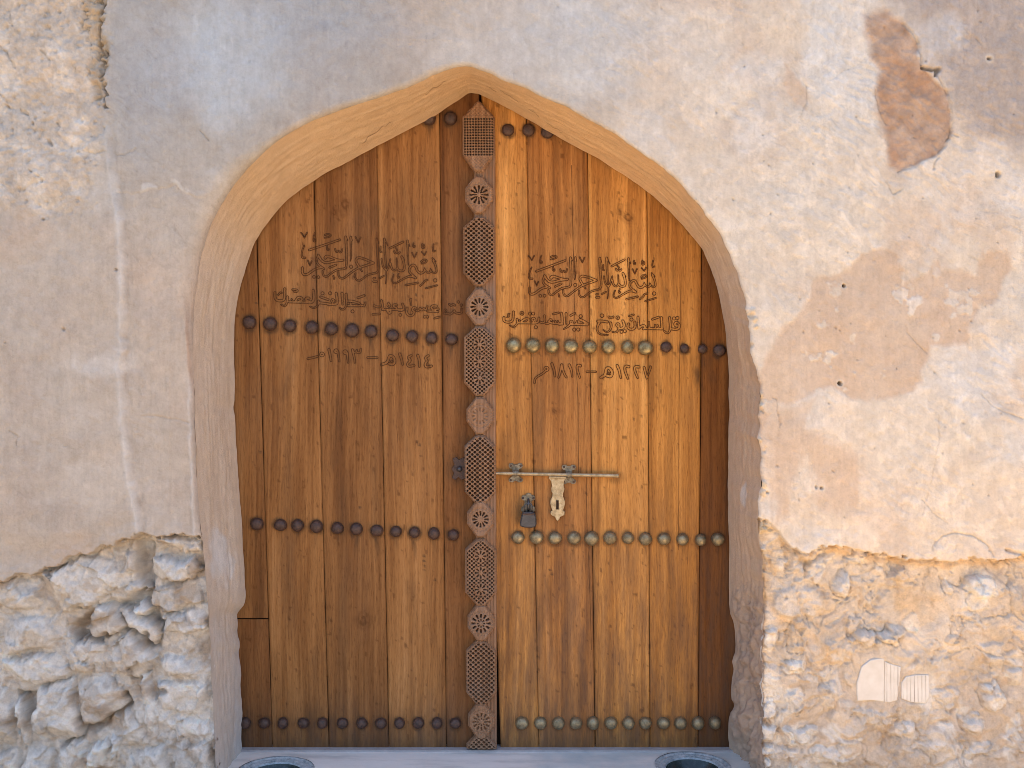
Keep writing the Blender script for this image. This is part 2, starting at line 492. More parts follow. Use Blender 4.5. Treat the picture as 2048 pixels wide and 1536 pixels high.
# limewash drifts: blue-white patch upper left, strips across the top
def blob(cx, cy, rx, ry, soft=.5, X_=None, Y_=None):
    a = wx2 if X_ is None else X_; b = wy2 if Y_ is None else Y_
    return sstep(1 + soft, 1 - soft, np.hypot((a-cx)/rx, (b-cy)/ry))
A = lerp(A, (.60, .61, .62), .8*blob(455, 120, 125, 120, .45))
A = lerp(A, (.47, .45, .445), .55*blob(640, 90, 170, 130, .6))
A = lerp(A, (.47, .45, .445), .5*blob(290, 140, 80, 150, .6))
A = lerp(A, (.58, .57, .56), .6*blob(1120, 90, 260, 110, .6))
A = lerp(A, (.66, .65, .63), .7*blob(1640, 60, 45, 120, .4))
A = lerp(A, (.66, .65, .63), .6*blob(1720, 160, 60, 110, .5))
A = lerp(A, (.60, .56, .52), .7*blob(190, 735, 60, 32, .4))
A = lerp(A, (.64, .64, .64), .85*blob(448, 1112, 26, 50, .35, wx, wy))
# peeled tan patches on the right
T1 = [(1540,700),(1560,655),(1620,600),(1640,560),(1690,545),(1720,515),(1790,508),(1800,560),(1850,545),(1875,525),(1955,545),(1960,495),(2010,495),(2022,530),(2000,580),(1955,620),(1935,690),(1860,700),(1852,715),(1815,775),(1770,790),(1690,785),(1620,790),(1555,800),(1525,880),(1515,760)]
sd_t = polysdf(wx, wy, T1)
strk = np.clip(n_str2*.9 + .35*n_mid, -1, 1)
tan = sstep(9, -5, sd_t + 16*np.clip(strk, 0, 1)*sstep(640, 480, Y))
holes_t = sstep(.62, .80, fbm(X, Y, 34, 4, 61)) * sstep(400, 640, Y)
tan = np.clip(tan * (1 - .9*holes_t), 0, 1)
T2 = [(1525,800),(1640,800),(1600,850),(1640,870),(1700,890),(1715,960),(1690,1030),(1650,1010),(1610,900),(1575,960),(1560,1040),(1528,1050)]
tan2 = .7*sstep(12, -14, polysdf(wx2, wy, T2))
tan3 = .75*sstep(6, -6, polysdf(wx, wy, [(1568,125),(1600,160),(1616,200),(1605,228),(1585,215),(1570,180)]))
tan4 = .45*sstep(20, -20, polysdf(wx2, wy2, [(1760,410),(1830,390),(1900,430),(1890,500),(1800,510)]))
tanm = np.clip(np.maximum.reduce([tan, tan2, tan3, tan4]), 0, 1)
A = lerp(A, (.590, .445, .330), tanm*(.78 + .14*fbm(X, Y, 70, 4, 62)))
H -= .0022*np.maximum(tan, tan3) ; H += .0010*n_str*(1-tanm)*right
# streaky limewash above the tan patch
# orange-brown spalled patch, upper right
OP = [(1728,28),(1770,18),(1806,45),(1836,85),(1843,128),(1868,160),(1892,182),(1904,225),(1903,268),(1886,300),(1842,326),(1796,342),(1776,330),(1774,290),(1756,225),(1752,180),(1757,140),(1742,115),(1736,70)]
sd_o = polysdf(X + 5*n_sm + 6*n_mid, Y + 5*n_mid, OP)
osoft = 3 + 9*sstep(1835, 1760, X)
om = sstep(osoft, -osoft, sd_o)
A = lerp(A, (.43, .295, .215), om*(.95 + .2*fbm(wx, wy, 45, 4, 66)))
A = lerp(A, (.52, .40, .32), om*.4*sstep(.25, .7, fbm(X, Y, 36, 4, 68)))
A = A * (1 + .12*om*fbm(X, Y, 18, 3, 67))[..., None]
H -= om*(.0022 + .0048*sstep(1770, 1830, X)); H += om*(.0020*n_sm + .0012*n_fin)
# grey rough area right of it
gm = sstep(60, -40, polysdf(wx2, wy2, [(1700,-260),(2300,-260),(2300,250),(2010,300),(1930,300),(1915,220),(1860,130),(1810,30)])) * (1-om)
A = lerp(A, (.40, .345, .315), gm*.85)
A = lerp(A, (.56, .55, .55), .7*gm*blob(1875, 90, 45, 40, .4))
A = lerp(A, (.62, .60, .58), .6*blob(1960, 330, 80, 40, .4))
H += gm*(.0016*n_sm + .0015*n_str2)
# upper-left rough, pitted zone
RZ = [(-700,-300),(202,-300),(205,80),(209,190),(216,262),(205,330),(190,400),(120,440),(0,430),(-700,430)]
sd_r = polysdf(X + 4*n_sm, Y, RZ); rz = sstep(30, -40, sd_r)
edge_r = sstep(4, -4, polysdf(X + 5*n_sm, Y + 4*n_sm, [(-700,-300),(202,-300),(205,80),(209,200),(214,270),(150,300),(-700,300)]))
rf1, rf2, rid = worley(wx*1.0 + .4*Y, wy, 46, 5)
H += rz*(.0040*n_mid + .0030*n_sm + .0012*n_fin)
A = lerp(A, (.545, .468, .388), rz*.75)
A = lerp(A, (.66, .60, .53), rz*.6*sstep(.1, .7, fbm(X, Y, 40, 4, 71)))
H -= edge_r*.005
cre = np.zeros_like(X)
rgd = (1-np.abs(fbm(wx, wy, 34, 4, 185)))**3; H -= rz*.0045*rgd; A = A*(1 + (.14*rz*fbm(X, Y, 9, 4, 34, .7))[..., None])
for pts, w_, dp in (([(196,-240),(197,0),(200,60),(194,100),(202,150),(205,210)], 7, .022), ([(160,-20),(163,60),(168,100),(172,150)], 3, .008),
                    ([(0,85),(14,110),(28,130)], 3, .010), ([(68,250),(85,272),(105,294)], 4, .012), ([(80,103),(95,118)], 3, .008), ([(6,190),(24,214),(50,225)], 3, .010),
                    ([(74,350),(96,372)], 3, .010), ([(45,215),(60,238)], 3, .007), ([(18,20),(24,50)], 2.5, .006), ([(70,5),(92,18)], 3, .008), ([(190,130),(206,175)], 5, .012),
                    ([(30,320),(45,360)], 2.5, .008), ([(110,245),(120,262)], 3, .008)):
    d = linedist(X + 7*n_sm + 5*n_fin + 8*fbm(X, Y, 40, 3, 29), Y + 7*n_sm + 4*n_fin, pts)
    k = sstep(w_, w_*.2, d)*sstep(-.75, .25, fbm(X, Y, 16, 3, 30) + .5*(w_ > 6)); H -= k*dp*.9; cre = np.maximum(cre, k*.8)
A = lerp(A, (.40, .27, .15), .55*sstep(.1, .6, fbm(X, Y, 30, 3, 73)) * sstep(28, 0, linedist(X, Y, [(168,-240),(190,0),(196,60),(188,110),(200,160)])))
wdg = sstep(10, -10, polysdf(X + 9*n_sm + 14*n_mid, Y, [(146,-300),(206,-300),(207,60),(209,150),(208,222),(196,200),(176,110),(156,30)]))
H -= wdg*(.006 + .007*rgd - .004*n_sm - .003*n_fin); A = lerp(A, (.46, .345, .225), wdg*(.55 + .35*fbm(X, Y, 22, 4, 33)))
# pits all over the rough zone
pf1, pf2, pid = worley(X, Y*.8 + X*.3, 17, 8)
pit = sstep(4.2, 1.5, pf1) * (pid > .80)
H -= pit*.006*np.clip(rz + .18, 0, 1)
# shallow vertical ledges of the left pilaster
R1 = [(205,-240),(205,90),(209,190),(216,262),(228,385),(240,440),(247,540),(246,650),(243,760),(250,850),(262,950),(275,1020),(284,1075)]
rx = np.interp(gys, [p[1] for p in R1], [p[0] for p in R1]).astype(np.float32)[:, None]
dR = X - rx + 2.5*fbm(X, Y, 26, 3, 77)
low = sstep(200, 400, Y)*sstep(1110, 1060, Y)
H += low*(.0110*sstep(6, -6, dR) + .0070*np.exp(-(dR/7)**2))
H -= low*.0040*np.exp(-((dR-11)/6)**2); H += .006*sstep(5, -5, dR)*sstep(190, 260, Y)*sstep(440, 330, Y)
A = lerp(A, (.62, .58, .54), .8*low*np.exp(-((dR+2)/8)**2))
A = lerp(A, (.36, .30, .25), .45*low*np.exp(-((dR-9)/3)**2)*sstep(-.2, .5, fbm(X, Y, 30, 4, 76)))  # thin dark line paints the narrow shadow beside the ridge
R2 = [(372,600),(376,640),(381,700),(386,790),(389,880),(393,980),(398,1075)]
rx2 = np.interp(gys, [p[1] for p in R2], [p[0] for p in R2]).astype(np.float32)[:, None]
dR2 = X - rx2 + 3 + 1.5*n_sm
k2 = sstep(560, 640, Y)*sstep(1090, 1070, Y)
H += k2*.0065*np.exp(-((dR2+4)/4)**2)
ce = np.interp(X[0], [-300, 226, 262, 330, 350, 372, 402, 430], [383, 386, 389, 376, 366, 386, 393, 380]).astype(np.float32)[None, :]
dc = Y - ce + 4*n_sm + 6*fbm(X, Y, 40, 3, 78)
kc = sstep(226, 236, X)*sstep(440, 400, X)
H += kc*.0032*sstep(2, -2, dc)*sstep(-200, -30, dc); A = lerp(A, (.66, .63, .60), .6*kc*sstep(9, 3, np.abs(dc + 5))*sstep(0, .5, fbm(X, Y, 20, 3, 79)))
A = lerp(A, (.62, .58, .54), .6*k2*sstep(740, 770, Y)*np.exp(-((dR2+4)/4)**2))
A = lerp(A, (.46, .30, .21), .5*k2*sstep(690, 640, np.abs(Y-700)+600)*np.exp(-((dR2+3)/3)**2))
# hairline cracks and holes
for pts, w_, dp in (([(1805,45),(1822,62),(1836,85),(1841,112),(1843,128)], 2.6, .006), ([(1846,134),(1862,141),(1876,138),(1872,152)], 5, .03), ([(1872,150),(1890,178),(1902,210),(1904,240),(1899,272),(1876,315),(1866,338)], 2.2, .005),
                    ([(1772,362),(1786,388),(1805,380)], 2, .004), ([(1796,343),(1822,334),(1845,325)], 2.2, .004), ([(1750,180),(1757,215),(1772,246)], 2, .004),
                    ([(1905,268),(1916,274)], 3, .006), ([(1950,75),(1963,92)], 2.2, .004), ([(1865,1100),(1868,1080),(1881,1073),(1910,1064),(1947,1073),(1971,1087),(1984,1110)], 2.4, .005),
                    ([(2010,1098),(2028,1104),(2048,1108),(2120,1106)], 4, .010), ([(1547,795),(1555,800),(1556,830),(1560,852)], 1.8, .004), ([(1878,830),(1880,880),(1872,910),(1862,960),(1850,1000),(1845,1030)], 1.6, .003),
                    ([(1812,650),(1818,668),(1850,700),(1856,706)], 1.6, .003), ([(1960,785),(1985,812),(2010,825),(2048,838)], 1.5, .003), ([(1845,1000),(1870,1030),(1895,1046)], 1.6, .003),
                    ([(1660,160),(1690,140),(1708,130)], 1.5, .002), ([(1600,235),(1614,205),(1612,170)], 1.6, .003), ([(165,300),(190,307),(215,303)], 1.8, .003), ([(228,308),(250,312),(272,298)], 1.6, .003),
                    ([(400,262),(416,280)], 1.8, .004), ([(285,833),(310,830),(340,838),(380,846)], 1.8, .003), ([(22,862),(38,872),(34,890)], 1.8, .004)):
    d = linedist(X + 2.5*n_sm + 1.0*n_fin, Y + 2.5*n_sm, pts)
    k = sstep(w_, w_*.3, d); H -= k*dp; cre = np.maximum(cre, k*.7)
for cx, cy, r, dp in ((1688,571,3.6,.035),(1680,767,4.2,.035),(1998,348,7.5,.04),(1978,118,5,.02),(324,1386,6,.04),(1534,985,3,.01),(1642,976,4,.012),(1631,974,2.5,.01),(90,440,4,.012),(130,659,3.5,.008),(15,686,3,.006),(234,540,3,.008),(133,892,2.5,.006)):
    d = np.hypot((X-cx)*1.1, Y-cy) + 1.5*n_sm
    k = sstep(r, r*.55, d); H -= k*dp; cre = np.maximum(cre, k*.6)
    A = lerp(A, (.64, .58, .50), .6*sstep(r*2.4, r*1.4, d)*(1-k)*(cx > 1000))

# crisp flaking, brush marks and pitting of the limewash
fl1 = fbm(wx, wy, 48, 5, 171, .6); fl2 = fbm(wx + 9*n_str, wy, 26, 5, 173, .62); fl3 = fbm(X, Y, 11, 4, 175, .65)
p1 = sstep(.16, .22, fl1)*(1-tanm)*(1-om); p2 = sstep(.34, .40, fl2)*(1-om)*(1-.7*tanm); p3 = sstep(.42, .50, fl3)
amt = .35 + .65*right; amt = np.maximum(amt, rz)
A = A*(1 + ((.085*p1*amt + .06*p2*amt)*1.0 - .05*p3*(.4+.6*amt))[..., None])
H += (.0010*p1 + .0007*p2)*amt - .0008*p3*(.4 + .6*amt)
Vw = Vv + 22*fbm(X, Y, 130, 3, 178) ; dg = fbm(U*.2, Vw, 6.5, 3, 177)*sstep(-.1, .5, fbm(X, Y, 140, 3, 180)); vb = fbm(X, Y*.14, 5.0, 3, 179)
A = A*(1 + (.05*np.clip(dg, -1, .6)*sstep(900, 1250, X)*sstep(1000, 800, Y)*(1-tanm) + .04*vb*(1-om))[..., None])
H += .0006*dg*sstep(900, 1250, X)*sstep(1000, 800, Y)*(1-tanm) + .0004*vb
scr = sstep(.86, .95, fbm(U*.12, Vw, 4.2, 2, 181))*sstep(.1, .5, fbm(X, Y, 170, 3, 182))*.7; H -= .0012*scr*(1-tanm); A = A*(1 - .10*scr*(1-tanm))[..., None] if False else A*(1 - (.10*scr*(1-tanm))[..., None])
qf1, qf2, qid = worley(X + 3*n_sm, Y + 3*n_sm, 21, 19)
pk = sstep(3.2, 1.0, qf1)*(qid > .972)*(.3 + .7*np.clip(right + rz, 0, 1)); H -= .0035*pk; A = A*(1 - (.30*pk)[..., None])
warmth = fbm(X, Y, 260, 4, 183); A = A*(1 + warmth[..., None]*np.array([.035, .0, -.035], dtype=np.float32))
A = A*(1 - (.13*sstep(1050, 700, X)*sstep(500, 200, Y)*(1-rz))[..., None]*np.array([1.25, .85, .45], dtype=np.float32))  # upper left cooler and darker, sky light put into the colour
# --- rubble, lower left
RL = [(-700,1290),(-400,1240),(-60,1190),(0,1163),(60,1150),(140,1117),(210,1092),(270,1072),(284,1064),(320,1076),(372,1070),(400,1074),(411,1100),(416,1160),(421,1200),(424,1300),(428,1420),(432,1700),(-700,1700)]
sd_l = polysdf(X + 5*n_sm + 3*n_fin, Y + 6*n_sm + 2*n_fin, RL)
ml = sstep(1.5, -1.5, sd_l)
def z3(*p): return [(a/2.866, 1000 + b/2.866) for a, b in p]
STONES = [ (z3((850,330),(940,325),(1000,352),(1050,358),(1110,332),(1145,400),(1110,450),(960,490),(870,440),(845,400)), .050, .8),
 (z3((840,530),(1000,470),(1110,450),(1165,590),(960,645),(850,610)), .040, .35), (z3((920,650),(1170,622),(1185,740),(1050,785),(915,770)), .036, .7),
 (z3((740,620),(790,580),(850,630),(812,672),(750,650)), .040, 1.0), (z3((535,600),(640,618),(725,740),(600,805),(515,790),(480,740)), .036, .55),
 (z3((635,620),(760,650),(880,740),(905,790),(860,845),(800,800),(690,690)), .032, .5), (z3((220,430),(460,320),(640,340),(700,430),(690,485),(560,590),(300,660),(225,560)), .046, .65),
 (z3((690,280),(755,300),(770,400),(722,440),(690,380)), .040, .7), (z3((590,850),(720,770),(870,910),(850,970),(780,1060),(640,985)), .042, .6),
 (z3((360,880),(480,790),(570,850),(560,960),(430,1030),(360,980)), .040, .6), (z3((420,1060),(560,985),(680,1100),(690,1190),(560,1290),(450,1310),(420,1200)), .046, .75),
 (z3((790,1010),(840,1000),(890,1200),(860,1390),(800,1280)), .034, 1.0), (z3((870,940),(970,890),(1080,940),(1110,1010),(960,1020)), .036, .6),
 (z3((55,1150),(105,1150),(160,1420),(120,1450),(60,1250)), .044, .95), (z3((200,1090),(400,1030),(430,1200),(450,1370),(300,1440),(150,1330)), .044, .6),
 (z3((-10,700),(220,680),(350,780),(300,870),(0,890)), .040, .5), (z3((150,900),(370,885),(415,1025),(200,1085),(0,1020),(-10,920)), .040, .7),
 (z3((500,1420),(600,1380),(610,1560),(480,1560)), .040, .9), (z3((930,1260),(1190,1260),(1210,1360),(1000,1395)), .032, .45),
 (z3((620,1370),(680,1380),(660,1480),(615,1560)), .042, .95), (z3((-60,480),(190,420),(215,635),(50,645),(-60,640)), .036, .45),
 (z3((885,1045),(1180,1045),(1190,1250),(900,1235)), .026, .55), (z3((690,1220),(790,1300),(850,1420),(700,1440),(680,1330)), .030, .5), (z3((-60,1050),(40,1080),(60,1420),(-60,1440)), .040, .6),
 (z3((130,1400),(300,1450),(270,1600),(100,1600)), .036, .6), (z3((310,1450),(470,1390),(470,1600),(320,1600)), .030, .5), (z3((870,205),(1160,215),(1170,300),(1060,325),(900,240)), .034, .4), (z3((700,1460),(930,1430),(960,1600),(700,1600)), .034, .6),(z3((960,1410),(1200,1400),(1220,1600),(980,1600)), .030, .5),
 (z3((690,500),(760,470),(840,520),(700,560)), .028, .6), (z3((460,500),(560,560),(470,640),(330,660),(400,560)), .026, .6),(z3((-60,1460),(90,1440),(110,1600),(-60,1600)), .036, .6)]
f1, f2, fid = worley(wx, wy, 30, 3)
ridge = 1-np.abs(fbm(X, Y, 40, 5, 187, .6)); ridge2 = 1-np.abs(fbm(wx, wy, 15, 4, 189, .6))
deepz = sstep(14, -10, polysdf(wx, wy, [(262,1100),(300,1098),(300,1160),(292,1190),(318,1250),(312,1296),(285,1290),(262,1262),(205,1258),(190,1285),(150,1290),(140,1268),(195,1215),(252,1212),(282,1180),(262,1140)]))
deepz = np.maximum(deepz, .8*sstep(10, -6, polysdf(wx, wy, [(160,1430),(240,1395),(245,1420),(180,1460),(110,1500),(100,1480)])))
deepz = np.maximum(deepz, .8*sstep(8, -6, polysdf(wx, wy, [(30,1385),(75,1390),(80,1450),(50,1440)])))
base_l = -.040 - .062*deepz + .009*n_mid + .004*n_sm + .0016*n_fin + .007*sstep(0, 7, f2-f1)*(fid > .45) - .005*ridge**6
fcA = facets(wx, wy, 44, 201, .00075); fcB = facets(X + 4*n_sm, Y + 4*n_sm, 17, 203, .00060)
base_l = base_l + .6*fcB + .4*fcA
hl = base_l.copy(); wl = np.full(X.shape, .45, dtype=np.float32) + .25*(fid-.5)
rsd = np.random.default_rng(5)
hl0 = hl.copy()
for poly, hh, white in STONES:
    P = np.array(poly); x0, y0 = P.min(0)-14; x1, y1 = P.max(0)+14
    i0, i1 = np.searchsorted(gys, [y0, y1]); j0, j1 = np.searchsorted(gxs, [x0, x1])
    if i1 <= i0 or j1 <= j0: continue
    sl = (slice(i0, i1), slice(j0, j1)); xs, ys = X[sl], Y[sl]
    d = -polysdf(xs + 5*n_sm[sl] + 2*n_fin[sl], ys + 5*fbm(xs, ys, 20, 3, 81) + 2*n_fin[sl], poly)
    c = P.mean(0); tx, ty = rsd.uniform(-.00042, .00042, 2)
    prof = (hh+.014)*(1-np.exp(-np.clip(d, 0, None)/4.2)) + tx*(xs-c[0]) + ty*(ys-c[1])
    # a couple of flat facets
    for _ in range(5):
        a = rsd.uniform(0, 6.28); o = rsd.uniform(.2, .6)*max(x1-x0, y1-y0)*.5
        prof = np.minimum(prof, hh + .017 - .0016*np.clip((xs-c[0])*math.cos(a) + (ys-c[1])*math.sin(a) - o, 0, None))
    hs = -.048 + prof*.92 + .0034*n_sm[sl] + .003*fbm(xs, ys, 30, 4, 83) + .0016*n_fin[sl] + fcA[sl] + .8*fcB[sl] - .002*ridge2[sl]**4
    m = (d > 0) & (hs > hl[sl])
    hl[sl] = np.where(m, hs, hl[sl]); wl[sl] = np.where(m, white*.85 + .1, wl[sl])
for cx, cy, r in ((311,1255,7),(292,1130,8),(246,1262,6),(205,1275,7),(290,1290,9),(290,1270,6),(152,1219,5),(322,1386,7)):
    hl -= .03*sstep(r*1.3, r*.4, np.hypot(X-cx, Y-cy) + 3*n_sm)
Al = np.empty_like(A); Al[:] = (.60, .515, .425)
Al = lerp(Al, (.85, .81, .75), np.clip(wl*1.05 - .05 + .25*n_mid, 0, 1))
Al = lerp(Al, (.40, .29, .20), .65*sstep(.3, .9, fbm(X, Y, 60, 4, 87) + .6*deepz))
Al = lerp(Al, (.82, .80, .77), .55*sstep(.35, .9, fbm(X, Y, 50, 4, 89)))
spk = fbm(X, Y, 6, 3, 205, .7); Al = Al*(1 + (.10*spk + .12*fbm(wx, wy, 26, 5, 207, .65))[..., None])
Al = lerp(Al, (.50, .385, .28), .55*sstep(.35, .75, fbm(wx, wy*1.2, 34, 4, 209)))
A = A*(1-ml[..., None]) + Al*ml[..., None]
H = H*(1-ml) + hl*ml
lip = sstep(-1, 2, sd_l)*sstep(34, 4, sd_l)
H += .0045*lip*(1-ml)*sstep(410, 380, X)

# --- rubble, lower right (mortar smeared over stones)
RR = [(1490,1030),(1540,1046),(1560,1068),(1582,1096),(1612,1104),(1645,1089),(1672,1088),(1700,1099),(1735,1107),(1790,1113),(1850,1121),(1900,1122),(1932,1112),(1960,1118),(2000,1122),(2048,1110),(2120,1098),(2400,1110),(2700,1090),(2700,1700),(1490,1700)]
sd_rr = polysdf(X + 4*n_sm + 2*n_fin, Y + 7*n_sm + 2*n_fin, RR)
mr = sstep(2.0, -2.0, sd_rr)
g1, g2, gid = worley(wx, wy, 58, 12)
k1, k2_, kid = worley(wx + 7*n_sm, wy + 7*n_sm, 26, 14)
rg1 = 1-np.abs(fbm(wx, wy, 80, 5, 191, .5)); rg2 = 1-np.abs(fbm(wx, wy, 22, 4, 193, .6))
lowf = fbm(wx, wy*1.2, 150, 3, 91)
hr = -.026 + .013*lowf + .007*fbm(wx, wy*1.5, 60, 3, 92) + .0016*n_sm + .0006*n_fin - .007*sstep(.90, 1.0, rg1)
rough_r = sstep(.15, .7, fbm(wx, wy, 75, 3, 195)); hr = hr + rough_r*(.004*n_sm + .002*n_fin - .005*rg2**4) + .010*sstep(2, 16, g2-g1)*(gid > .62) + .004*sstep(0, 8, k2_-k1)*(kid > .75)
wr = .35 + .5*(gid-.4)*(gid > .55)*sstep(2, 16, g2-g1)
def z4(x, y): return 1448 + x/2.865, 1000 + y/2.865
rgN = fbm(X, Y, 38, 3, 227)
fcR = 1.3*facets(wx, wy, 18, 217, .0007) + .9*facets(wx, wy, 40, 219, .0006)
hr = hr + fcR*(.30 + .5*rough_r) - .007*sstep(.55, .85, fbm(wx, wy, 30, 5, 225, .65))
for cx, cy, rx_, ry_, hh, wt in ((690,490,65,75,.040,.75),(1010,470,70,45,.030,.3),(1490,510,85,60,.044,.9),(510,590,75,45,.030,.45),(430,780,65,95,.030,.4),(820,790,75,60,.034,.55),(1010,780,95,50,.034,.6),
    (425,970,65,55,.034,.75),(610,1130,80,85,.032,.5),(425,1150,52,65,.036,.7),(1570,1140,75,85,.038,.8),(1430,1290,75,75,.036,.75),(870,1260,95,55,.026,.6),(262,790,45,90,.036,.8),(480,1340,70,60,.034,.85),(1040,1330,100,60,.022,.6),
    (1350,800,60,60,.030,.3),(260,1010,40,70,.030,.7),(255,1180,50,60,.036,.8),(260,1330,50,60,.036,.8),(380,1360,60,70,.036,.85),(1690,1010,50,60,.034,.7),(1100,720,60,40,.026,.8),(1310,490,50,50,.024,.7),(250,1470,60,50,.036,.9),(780,340,80,40,.026,.6),(620,1480,120,60,.03,.7),(1250,1440,140,60,.028,.6),(1500,1450,90,60,.03,.6)):
    px, py = z4(cx, cy); rx_ /= 2.865; ry_ /= 2.865
    q = np.hypot((X + 9*n_mid - px)/rx_, (Y + 13*fbm(X, Y, 34, 4, 93) - py)/ry_) + .22*n_sm
    k = sstep(1.08, .55, q); h2 = -.036 + hh*k*.95 + .004*n_sm + .004*n_mid - .0030*rg2**3 + .0020*n_fin + fcR
    m = (k > .05) & (h2 > hr); hr = np.where(m, hr + (h2-hr)*sstep(.05, .35, k), hr); hr = hr - .008*np.exp(-((q-1.06)/.05)**2)*sstep(.0, .4, rgN); wr = np.where(k > .3, wt, wr)
# smooth scooped hollow
q = np.hypot((X-1832)/62, (Y-1225)/42)
hr = hr*(1-.75*sstep(1.2, .8, q)) + (-.036)*.75*sstep(1.2, .8, q)
ledge = np.exp(-((sd_rr + 9)/7)**2)
hr += .010*ledge*sstep(1540, 1600, X)*sstep(1960, 1880, X)
Ar = np.empty_like(A); Ar[:] = (.70, .585, .465)
Ar = lerp(Ar, (.58, .485, .395), sstep(1180, 1420, Y)*.8)
Ar = lerp(Ar, (.84, .80, .74), np.clip((wr-.25)*1.35 + .22*n_mid, 0, 1))
Ar = lerp(Ar, (.80, .78, .74), .7*sstep(.25, .75, fbm(wx, wy, 42, 4, 96))*sstep(1240, 1420, Y))
Ar = lerp(Ar, (.74, .51, .27), .72*sstep(-.1, .6, fbm(X, Y, 70, 4, 97))*sstep(1420, 1180, Y)*sstep(2020, 1700, X))
Ar = lerp(Ar, (.66, .42, .20), .55*ledge*sstep(1540, 1600, X))  # orange along the ledge paints warm bounce from below
Ar = Ar*(1 + (.08*fbm(X, Y, 6, 3, 211, .7) + .12*fbm(wx, wy, 24, 5, 213, .65))[..., None])
Ar = lerp(Ar, (.56, .41, .27), .5*sstep(.4, .8, fbm(wx, wy*1.3, 30, 4, 215)))
A = A*(1-mr[..., None]) + Ar*mr[..., None]
H = H*(1-mr) + hr*mr
H += .003*sstep(-1, 2, sd_rr)*sstep(40, 5, sd_rr)*(1-mr)*sstep(1520, 1560, X)
A = lerp(A, (.36, .28, .20), cre*.22)
A = A*(1 + (.045*fbm(X, Y, 5, 3, 221, .75) + .05*fbm(wx, wy, 18, 4, 223, .65)*(1-tanm))[..., None])
# recess for the two broken tiles
TILE1 = [z4(*p) for p in ((776,1164),(772,1060),(800,965),(852,924),(905,916),(934,918),(932,1168),(860,1160))]
TILE2 = [z4(*p) for p in ((936,934),(975,950),(1030,965),(1024,1040),(1008,1160),(960,1174),(936,1170))]
TILE3 = [z4(*p) for p in ((1030,1150),(1030,1060),(1055,1022),(1120,1010),(1190,1012),(1196,1140),(1168,1178),(1090,1172))]
for T in (TILE1, TILE2, TILE3):
    st_ = polysdf(X, Y, T); kk_ = sstep(26, 4, st_); H = H*(1-kk_) + (-.0215 + .003*n_sm + .35*(H+.0215))*kk_; k = sstep(3, -1, st_); H = H*(1-k) + (-.0255)*k

# --- rounded arch arris
left_w = sstep(560, 430, X)*sstep(1120, 980, Y)
R = 5.5 + 26*left_w*sstep(1100, 500, Y) + 5*sstep(1150, 800, X)*sstep(600, 300, Y)
R = R + 3*np.abs(n_mid)
chip = sstep(.35, .7, fbm(X, Y, 16, 3, 101))*sstep(16, 0, S)*sstep(1480, 1500, X)*sstep(560, 620, Y)
s_in = np.clip(S, 0, R); RM = R*D/PXF
H = H - (RM - np.sqrt(np.maximum(RM**2 - ((R-s_in)*D/PXF)**2, 0))) - chip*.010
A = lerp(A, (.62, .50, .36), .7*chip)
for cx, cy, r in ((1505,622,7),(1509,640,6),(1512,655,5),(1519,790,6),(1521,812,5),(1524,968,7),(1527,986,6),(1530,1052,9),(1540,1060,8),(1524,1062,7),(1519,880,4),(1372,380,4),(1390,400,3)):
    q = sstep(1.2, .5, np.hypot(X-cx, (Y-cy))/r + .3*n_sm + .25*n_fin); H += q*.008; A = lerp(A, (.72, .57, .38), .8*q)
warm_rim = sstep(10, 0, S)*sstep(1300, 900, Y)*sstep(1100, 1300, X)
# --- snap the cut edge of the sheet onto the contour
neg = S < 0
GXp = X.copy(); GYp = Y.copy()
keepq = ~(neg[:-1, :-1] & neg[1:, :-1] & neg[:-1, 1:] & neg[1:, 1:])
GXp[neg] = BX[neg]; GYp[neg] = BY[neg]
sc = D/PXF
VX = (GXp-1024)*sc; VZ = ZC - (GYp-768)*sc; VY = -H
VALL = np.stack([VX, VY, VZ], -1).reshape(-1, 3)
ids = np.arange(NY*NX, dtype=np.int32).reshape(NY, NX)
Q = np.stack([ids[:-1, :-1], ids[1:, :-1], ids[1:, 1:], ids[:-1, 1:]], -1)
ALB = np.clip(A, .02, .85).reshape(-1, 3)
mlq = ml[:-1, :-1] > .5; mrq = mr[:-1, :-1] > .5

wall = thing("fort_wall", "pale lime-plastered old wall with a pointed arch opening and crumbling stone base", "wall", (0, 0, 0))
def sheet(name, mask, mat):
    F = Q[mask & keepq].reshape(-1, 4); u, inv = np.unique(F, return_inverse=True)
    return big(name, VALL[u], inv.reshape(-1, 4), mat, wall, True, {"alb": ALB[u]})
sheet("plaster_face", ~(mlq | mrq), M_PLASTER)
o = sheet("exposed_rubble", mlq, M_RUBBLE); o["label"] = "grey coral stones with dark gaps left of the door"
o = sheet("exposed_rubble", mrq, M_RUBBLE); o["label"] = "yellowish mortar smeared over stones right of the door"

# --- reveal (soffit and jambs)
def resample(P, n):
    d = np.r_[0, np.cumsum(np.hypot(*np.diff(P, axis=0).T))]; t = np.linspace(0, d[-1], n)
    return np.stack([np.interp(t, d, P[:, 0]), np.interp(t, d, P[:, 1])], 1)
NT, NU = 1500, 56
